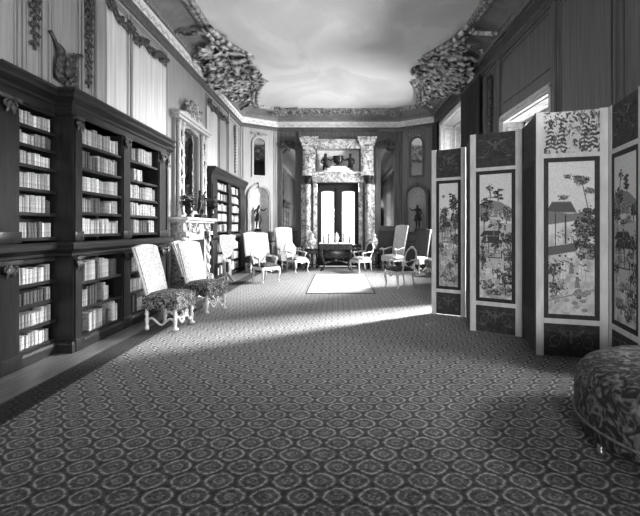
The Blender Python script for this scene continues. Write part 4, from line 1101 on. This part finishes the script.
# ------------------------------------------------------------------ painted folding screen
def paint(seed, kind):
    W, H = 112, 308; K = W / 64; rg = random.Random(seed); nr = np.random.RandomState(seed)
    img = np.full((H, W), .80); yy, xx = np.mgrid[0:H, 0:W].astype(float) / K
    def cloud(n0, amp):
        a = nr.rand(n0 * 3 + 1, n0 + 1); yi = np.linspace(0, n0 * 3 - .001, H); xi = np.linspace(0, n0 - .001, W)
        y0 = yi.astype(int)[:, None]; x0 = xi.astype(int)[None, :]; fy = (yi % 1)[:, None]; fx = (xi % 1)[None, :]; fy = fy * fy * (3 - 2 * fy); fx = fx * fx * (3 - 2 * fx)
        return amp * ((a[y0, x0] * (1 - fx) + a[y0, x0 + 1] * fx) * (1 - fy) + (a[y0 + 1, x0] * (1 - fx) + a[y0 + 1, x0 + 1] * fx) * fy - .5)
    low = np.clip((yy - 45) / 40, 0, 1)
    img -= low * (.14 + cloud(5, .35) + cloud(11, .3))
    def el(cx, cy, rx, ry, v, a=1.0):
        mk = ((xx - cx) / rx) ** 2 + ((yy - cy) / ry) ** 2 < 1; img[mk] = img[mk] * (1 - a) + v * a
    def line(x0, y0, x1, y1, v, w=.7):
        n = int(max(abs(x1 - x0), abs(y1 - y0)) * 3) + 1; w *= .75
        for i in range(n + 1):
            x = x0 + (x1 - x0) * i / n; y = y0 + (y1 - y0) * i / n
            mk = (abs(xx - x) < w) & (abs(yy - y) < w); img[mk] = v
    def poly(pts, v):
        inside = np.zeros_like(img, bool); j = len(pts) - 1
        for i in range(len(pts)):
            xi, yi = pts[i]; xj, yj = pts[j]
            c = ((yi > yy) != (yj > yy)) & (xx < (xj - xi) * (yy - yi) / ((yj - yi) + 1e-9) + xi); inside ^= c; j = i
        img[inside] = v
    def tree(cx, cy, s, dense=14):       # y grows downward
        line(cx, cy, cx + rg.uniform(-3, 3), cy + s * 2.4, .14, .9)
        for k in range(3): line(cx, cy + s * .6 * k, cx + rg.uniform(-s, s), cy + s * .4 * k - s * .4, .14, .6)
        for i in range(dense):
            el(cx + rg.uniform(-1.3, 1.3) * s, cy + rg.uniform(-.9, .7) * s, rg.uniform(.25, .5) * s, rg.uniform(.14, .28) * s, rg.choice((.07, .11, .17, .25)))
        for i in range(dense * 5):
            el(cx + rg.gauss(0, .75) * s, cy + rg.gauss(-.1, .5) * s, rg.uniform(.08, .18) * s, rg.uniform(.06, .12) * s, rg.choice((.05, .09, .15, .25, .4)))
    def pine(cx, cy, s):
        line(cx, cy, cx + 2, cy + s * 2.2, .13, .9)
        for k in range(6):
            x = cx + rg.uniform(-1, 1) * s; y = cy + k * s * .3 - s * .4; el(x, y, s * rg.uniform(.5, .8), s * .17, rg.choice((.10, .16, .22)))
            for q in range(14): el(x + rg.gauss(0, .4) * s, y + rg.gauss(0, .12) * s, s * .10, s * .07, rg.choice((.05, .1, .3)))
    def canopy(cx, cy, rx, ry):
        el(cx, cy, rx, ry, .34, .7)
        for q in range(int(rx * ry * 5)): el(cx + rg.gauss(0, .5) * rx, cy + rg.gauss(0, .5) * ry, rg.uniform(.5, 1.3), rg.uniform(.35, .7), rg.choice((.06, .1, .18, .3, .45)))
    def figure(cx, cy, s, v):
        poly([(cx - s * .5, cy + s * 2), (cx - s * .3, cy), (cx + s * .3, cy), (cx + s * .6, cy + s * 2)], v); el(cx, cy - s * .35, s * .28, s * .33, .70); el(cx, cy - s * .62, s * .25, s * .16, .08)
        line(cx - s * .3, cy + .2 * s, cx + s * .7, cy + s * .6, .2, .5); line(cx + s * .05, cy + s * .4, cx + s * .1, cy + s * 2, .3, .4)
    def rocks(cx, cy, s, n=9):
        for i in range(n):
            x = cx + rg.uniform(-1.5, 1.5) * s; y = cy + rg.uniform(-.6, .6) * s; r = rg.uniform(.3, .7) * s
            el(x, y, r, r * .6, rg.choice((.14, .22, .34, .5))); el(x - r * .2, y - r * .2, r * .55, r * .25, rg.choice((.4, .58)))
    def roof(x0, x1, y, h, v=.13):
        poly([(x0 - 3, y + h), (x0, y + h * .6), (x0 + 5, y), (x1 - 5, y), (x1, y + h * .6), (x1 + 3, y + h)], v); line(x0 + 5, y, x1 - 5, y, .42, .6); line(x0 - 3, y + h, x1 + 3, y + h, .40, .5)
    def pavilion(x0, x1, y, h):
        n = 4
        for i in range(n): x = x0 + (x1 - x0) * i / (n - 1); line(x, y, x, y + h, .13, .8)
        roof(x0, x1, y - 9, 10)
        line(x0, y + h * .7, x1, y + h * .7, .22, .6); line(x0, y + h, x1, y + h, .18, .9)
        for i in range(9): x = x0 + (x1 - x0) * i / 8; line(x, y + h * .7, x, y + h, .22, .4)
    if kind == 0:
        for i in range(3): tree(rg.choice((20, 48, 52)), 30 + i * 9, 8)
        el(15, 22, 5, 2.2, .3); pine(44, 22, 8); pine(56, 34, 8)
        poly([(0, 66), (26, 58), (40, 62), (64, 56), (64, 78), (0, 84)], .42); pavilion(10, 40, 74, 26); tree(52, 60, 9, 20); rocks(48, 98, 7, 14)
        for x, y in ((18, 92), (27, 90), (34, 93)): figure(x, y, 3.4, rg.choice((.75, .3, .6)))
        rocks(12, 112, 8, 14); img[yy > 118 - xx / 6.4] = .50; img -= (yy > 118 - xx / 6.4) * (cloud(7, .3) + cloud(16, .2))
        for i in range(6): line(8 + i * 9, 118 + i * 2, 8 + i * 9, 140 + i * 2, .7, 1.2)
        line(4, 122, 60, 132, .75, 1); line(4, 136, 60, 148, .75, 1); tree(14, 60, 8, 18); tree(60, 96, 8, 16); tree(6, 106, 6); rocks(14, 158, 7); rocks(50, 164, 8, 12); tree(56, 128, 8); figure(26, 146, 4.5, .78); figure(40, 150, 4.5, .3)
    elif kind == 1:
        tree(20, 20, 5, 8); pine(36, 26, 8); poly([(0, 44), (20, 36), (42, 40), (64, 50), (64, 62), (0, 60)], .34); tree(14, 42, 8); tree(54, 58, 7)
        for x, y in ((20, 52), (28, 50), (38, 54), (46, 53)): figure(x, y, 4.0, rg.choice((.78, .62, .35)))
        rocks(34, 70, 8, 18); poly([(0, 74), (64, 70), (64, 130), (0, 134)], .60); roof(4, 46, 80, 8); pavilion(6, 44, 96, 22)
        for x, y in ((14, 106), (22, 105), (30, 107), (38, 106), (50, 112)): figure(x, y, 3.6, rg.choice((.8, .25, .6)))
        tree(56, 92, 9, 18)
        for i in range(7): figure(rg.uniform(8, 56), rg.uniform(124, 142), 3.8, rg.choice((.82, .2, .55)))
        tree(10, 62, 7, 16); tree(60, 118, 7, 14); tree(6, 120, 6, 12)
        rocks(16, 156, 8, 16); rocks(46, 164, 9, 18); tree(50, 148, 9, 20)
    else:
        canopy(27, 17, 4, 2.4); canopy(46, 22, 9, 4.2); canopy(40, 19, 5, 3); canopy(22, 41, 6, 2.6); canopy(57, 34, 6, 3); line(46, 22, 58, 66, .16, .6)
        for i in range(10): el(50 + rg.uniform(-10, 10), 66 + rg.uniform(-10, 10), 5, 3, rg.choice((.09, .14, .22)))
        roof(0, 36, 46, 12, .17); poly([(0, 56), (30, 60), (50, 58), (50, 66), (0, 72)], .28); line(10, 60, 10, 98, .12, 1.0); line(24, 62, 24, 94, .12, .8); line(40, 64, 40, 92, .12, .7)
        tree(52, 78, 11, 34); tree(44, 94, 9, 20); tree(58, 62, 8, 16); tree(58, 100, 7, 14)
        for x, y in ((14, 84), (20, 82), (32, 84), (37, 82)): figure(x, y, 4.2, rg.choice((.8, .65)))
        poly([(0, 98), (34, 94), (40, 102), (0, 108)], .20); rocks(50, 106, 8, 14)
        img[yy > 108 + xx / 16] = .60; img -= (yy > 108 + xx / 16) * (cloud(7, .22) + cloud(16, .18))
        for x, y, c in ((16, 112, .8), (24, 112, .75), (32, 116, .3), (45, 116, .82), (51, 122, .7), (40, 132, .3), (20, 122, .82)): figure(x, y, 6.2, c)
        tree(8, 124, 7, 14); tree(12, 146, 7, 14); rocks(50, 150, 9, 10)
        for i in range(9): el(rg.uniform(2, 60), rg.uniform(146, 172), 4, 2, rg.choice((.2, .32, .42)))
        line(0, 160, 64, 146, .36, .8)
    if kind < 2:
        for i in range(9): tree(rg.uniform(2, 62), rg.uniform(44, 160), rg.uniform(4, 7), 9)
        for i in range(16): figure(rg.uniform(4, 60), rg.uniform(50, 160), rg.uniform(3, 4.5), rg.choice((.85, .8, .25, .6)))
        for i in range(5): rocks(rg.uniform(5, 60), rg.uniform(60, 170), 6, 10)
    img = img * (1 + .10 * (nr.rand(H, W) - .5))
    # dark contour wash around shapes
    gx = np.abs(np.gradient(img)[0]) + np.abs(np.gradient(img)[1]); img = img - .18 * np.clip(gx * 2, 0, 1)
    return np.clip((img - .45) * 1.25 + .49, .03, .92)
def painted_grid(name, img, O, U, V, w, h, parent):
    H, W = img.shape; O = Vector(O); U = Vector(U); V = Vector(V)
    vs = [tuple(O + U * (w * (i / (W - 1))) + V * (h * (1 - j / (H - 1)))) for j in range(H) for i in range(W)]
    fs = [(j * W + i, (j + 1) * W + i, (j + 1) * W + i + 1, j * W + i + 1) for j in range(H - 1) for i in range(W - 1)]
    me = bpy.data.meshes.new(name); me.from_pydata(vs, [], fs)
    at = me.attributes.new('Paint', 'FLOAT_COLOR', 'POINT'); f = img.reshape(-1); arr = np.stack([f, f, f, np.ones_like(f)], 1).astype(np.float32).ravel(); at.data.foreach_set('color', arr)
    me.materials.append(MAT['painted']); o = bpy.data.objects.new(name, me); COL.objects.link(o); o.parent = parent
    return o
SCR = [(1.63, 7.155), (2.13, 6.83), (1.92, 5.97), (2.51, 5.59), (2.32, 4.81), (3.03, 4.59), (2.86, 3.86)]
SH = 2.84
scr = thing('folding_screen', 'tall folding screen with painted landscape panels standing at right', 'folding screen', (0, 0, 0))
def foliage_picture(seed):
    img = np.full((80, 128), .74); rg = random.Random(seed); yy, xx = np.mgrid[0:80, 0:128].astype(float) / 2
    for i in range(420):
        cx, cy, r = rg.uniform(0, 64), rg.uniform(0, 40), rg.uniform(.8, 3.6); a = rg.uniform(0, PI); c, s_ = math.cos(a), math.sin(a)
        mk = (((xx - cx) * c + (yy - cy) * s_) / r) ** 2 + ((-(xx - cx) * s_ + (yy - cy) * c) / (r * .4)) ** 2 < 1; img[mk] = rg.choice((.06, .12, .2, .35, .7, .78))
    for cx in (8, 21, 47, 56):
        for q in range(9):
            y = 4 + q * 3.6; w_ = 1 + q * .7; mk = (abs(xx - cx) < w_ * (1 - (yy - y) * .0)) & (abs(yy - y - abs(xx - cx) * .35) < .8); img[mk] = .08
    return img
for k in range(len(SCR) - 1):
    A = Vector((*SCR[k], GC)); B = Vector((*SCR[k + 1], GC)); U = (B - A).normalized(); L = (B - A).length; N = Vector((U.y, -U.x, 0))
    if N.dot(-A) < 0: N = -N      # the face toward the camera
    st = .085 if k % 2 == 0 else .07; T = .03; Z = Vector((0, 0, 1))
    pic0, pic1 = .44, 2.30
    m = MB()
    def bar(u0, u1, z0, z1, d=T): m.prism([(u0, z0), (u1, z0), (u1, z1), (u0, z1)], A, U, Z, -N * d)
    g_ = .003
    for (u0, u1) in ((g_, st), (L - st, L - g_)): bar(u0, u1, 0, SH)
    for (z0, z1) in ((.38, .44), (pic1, pic1 + .05)): bar(st, L - st, z0, z1)
    pn = m.build('screen_panel', 'screen_white' if k not in (1, 3) else 'screen_dark', scr)
    d = .008
    m = MB()
    m.prism([(st, .01), (L - st, .01), (L - st, .38), (st, .38)], A - N * d, U, Z, -N * .02); m.build('leather_panel', 'screen_dark', pn); m = MB()
    m.prism([(st, pic1 + .05), (L - st, pic1 + .05), (L - st, SH - .01), (st, SH - .01)], A - N * d, U, Z, -N * .02)
    m.build('leather_panel', 'screen_dark', pn)
    m = MB().prism([(g_, .02), (L - g_, .02), (L - g_, SH - .02), (g_, SH - .02)], A - N * (T + .001), U, Z, -N * .006); m.build('screen_backing', 'screen_back', pn)
    inn = .05
    m = MB().ringprism([(st, pic0), (L - st, pic0), (L - st, pic1), (st, pic1)], [(st + inn, pic0 + inn), (L - st - inn, pic0 + inn), (L - st - inn, pic1 - inn), (st + inn, pic1 - inn)], A - N * .004, U, Z, -N * .02); m.build('dark_border', 'screen_border', pn)
    if k in (1, 3): MB().prism([(st, pic0), (L - st, pic0), (L - st, pic1), (st, pic1)], A - N * d, U, Z, -N * .015).build('cloth_panel', 'screen_back', pn); continue
    painted_grid('painted_picture', paint(50 + k, {0: 0, 2: 1, 4: 2, 1: 1, 3: 0, 5: 1}[k]), A + U * (st + inn) + Z * (pic0 + inn) - N * .010, U, Z, L - 2 * st - 2 * inn, pic1 - pic0 - 2 * inn, pn)
    if k == 4: painted_grid('foliage_picture', foliage_picture(9), A + U * st + Z * (pic1 + .05) - N * .006, U, Z, L - 2 * st, SH - pic1 - .06, pn)
    m = MB(); cu = L / 2; hw = (L - 2 * st) / 2
    for zc, hh, dn in ((.19, .15, 1), (SH - .24, .20, -1)):
        if (k == 4 and zc > 1) or k in (1, 3): continue
        m = MB(); fr = Frame(m, A + U * cu + Z * zc - N * .010, U, Z, N)
        for sg in (-1, 1):
            fr.scroll(sg * hw * .55, -.02, hw * .26, 1.2, PI / 2, -sg * dn, .007, .003); fr.scroll(sg * hw * .22, .03, hw * .20, 1.1, -PI / 2, sg * dn, .006, .003)
            fr.leaf(sg * hw * .1, hh * .3, PI / 2 - sg * .9, hw * .5, .02, .002, .008); fr.leaf(sg * hw * .5, -hh * .5, 0 if sg > 0 else PI, hw * .35, .018, .002, .008)
            fr.curve([(sg * hw * .9, hh * .75), (sg * hw * .5, hh * .6), (0, hh * .8)], .006, .003)
        fr.boss(0, -.01, .03, 0, .3); fr.leaf(0, 0, PI / 2, .12, .025, .003, .01)
        m.build('relief_ornament', 'screen_relief', pn)

# ------------------------------------------------------------------ round ottoman in the foreground
t = thing('round_ottoman', 'large round upholstered ottoman in patterned dark fabric, right foreground', 'ottoman', (2.42, 2.75, GC))
prof = [(.66, .055), (.705, .07), (.72, .12), (.728, .22), (.725, .34), (.71, .43), (.67, .49), (.58, .535), (.42, .565), (.22, .58), (.05, .585)]
m = MB(); m.lathe(prof, 0, 0, 0, 56); m.build('upholstery', 'ottoman', t)
m = MB(); n = 56
m.tube([(.728 * math.cos(2 * PI * i / n), .728 * math.sin(2 * PI * i / n), .16) for i in range(n + 1)], .009, 7); m.build('piping', 'piping', t)
for k in range(6):
    a = 2 * PI * k / 6 + PI * 1.03
    MB().lathe([(.018, 0), (.027, .01), (.027, .035), (.018, .048), (.024, .068)], .705 * math.cos(a), .705 * math.sin(a), 0, 10).build('bun_foot', 'silver', t)

# ------------------------------------------------------------------ light
w = bpy.data.worlds.new('daylight'); SC.world = w; w.use_nodes = True
bg = w.node_tree.nodes['Background']; bg.inputs[0].default_value = (1, 1, 1, 1); bg.inputs[1].default_value = 1.3
def area_light(name, loc, target, sx, sy, power, spread=180):
    l = bpy.data.lights.new(name, 'AREA'); l.shape = 'RECTANGLE'; l.size = sx; l.size_y = sy; l.energy = power; l.spread = R(spread)
    o = bpy.data.objects.new(name, l); COL.objects.link(o); o.location = loc
    o.rotation_euler = (Vector(target) - Vector(loc)).to_track_quat('-Z', 'Y').to_euler()
    return o
area_light('daylight_far', (7.0, 14.2, 5.4), (.9, 11.0, .0), 1.2, 1.2, 1500, 80)
area_light('daylight_middle', (7.0, 10.7, 4.8), (1.3, 8.2, .3), 1.5, 1.5, 2700, 62)
area_light('daylight_near', (7.0, 1.6, 4.0), (0, 4.0, .8), 1.4, 1.4, 800)
area_light('fill_behind', (7.0, -1.0, 3.6), (-2, 0, 2.0), 2, 2, 500)  # added fill lamp outside the unseen opening behind the camera
area_light('fill_back', (.0, -7.5, 2.2), (0, 4, 2.2), 2.4, 2.6, 760)  # added lamp behind the camera, brightens screen and bookcase faces
area_light('daylight_garden_door', (.0, 21.5, 4.2), (0, 12, .2), 2.0, 1.6, 800)
area_light('fill_far_side', (7.0, 11.4, 4.0), (-2.8, 15.3, 2.6), .8, .8, 170, 50)  # extra lamp added to brighten the left niche wall and chairs
# uplights added outside the windows to brighten ceiling and left wall, like ground bounce
area_light('uplight_far', (7.0, 13.2, -.2), (-.8, 12.8, 4.9), 3, 2, 1000)
area_light('uplight_middle', (8.0, 8.2, .6), (-3.4, 7.6, 4.8), 1.5, 1.0, 800)
area_light('uplight_near', (7.0, 3.0, -.2), (0, 3.4, 5.8), 3, 2, 1700)
SC.view_settings.view_transform = 'Standard'
try: SC.view_settings.look = 'Medium High Contrast'
except Exception as e: print('look', e)
SC.view_settings.exposure = 0.0
SC.cycles.use_denoising = True
SC.cycles.max_bounces = 8
SC.cycles.sample_clamp_indirect = 6
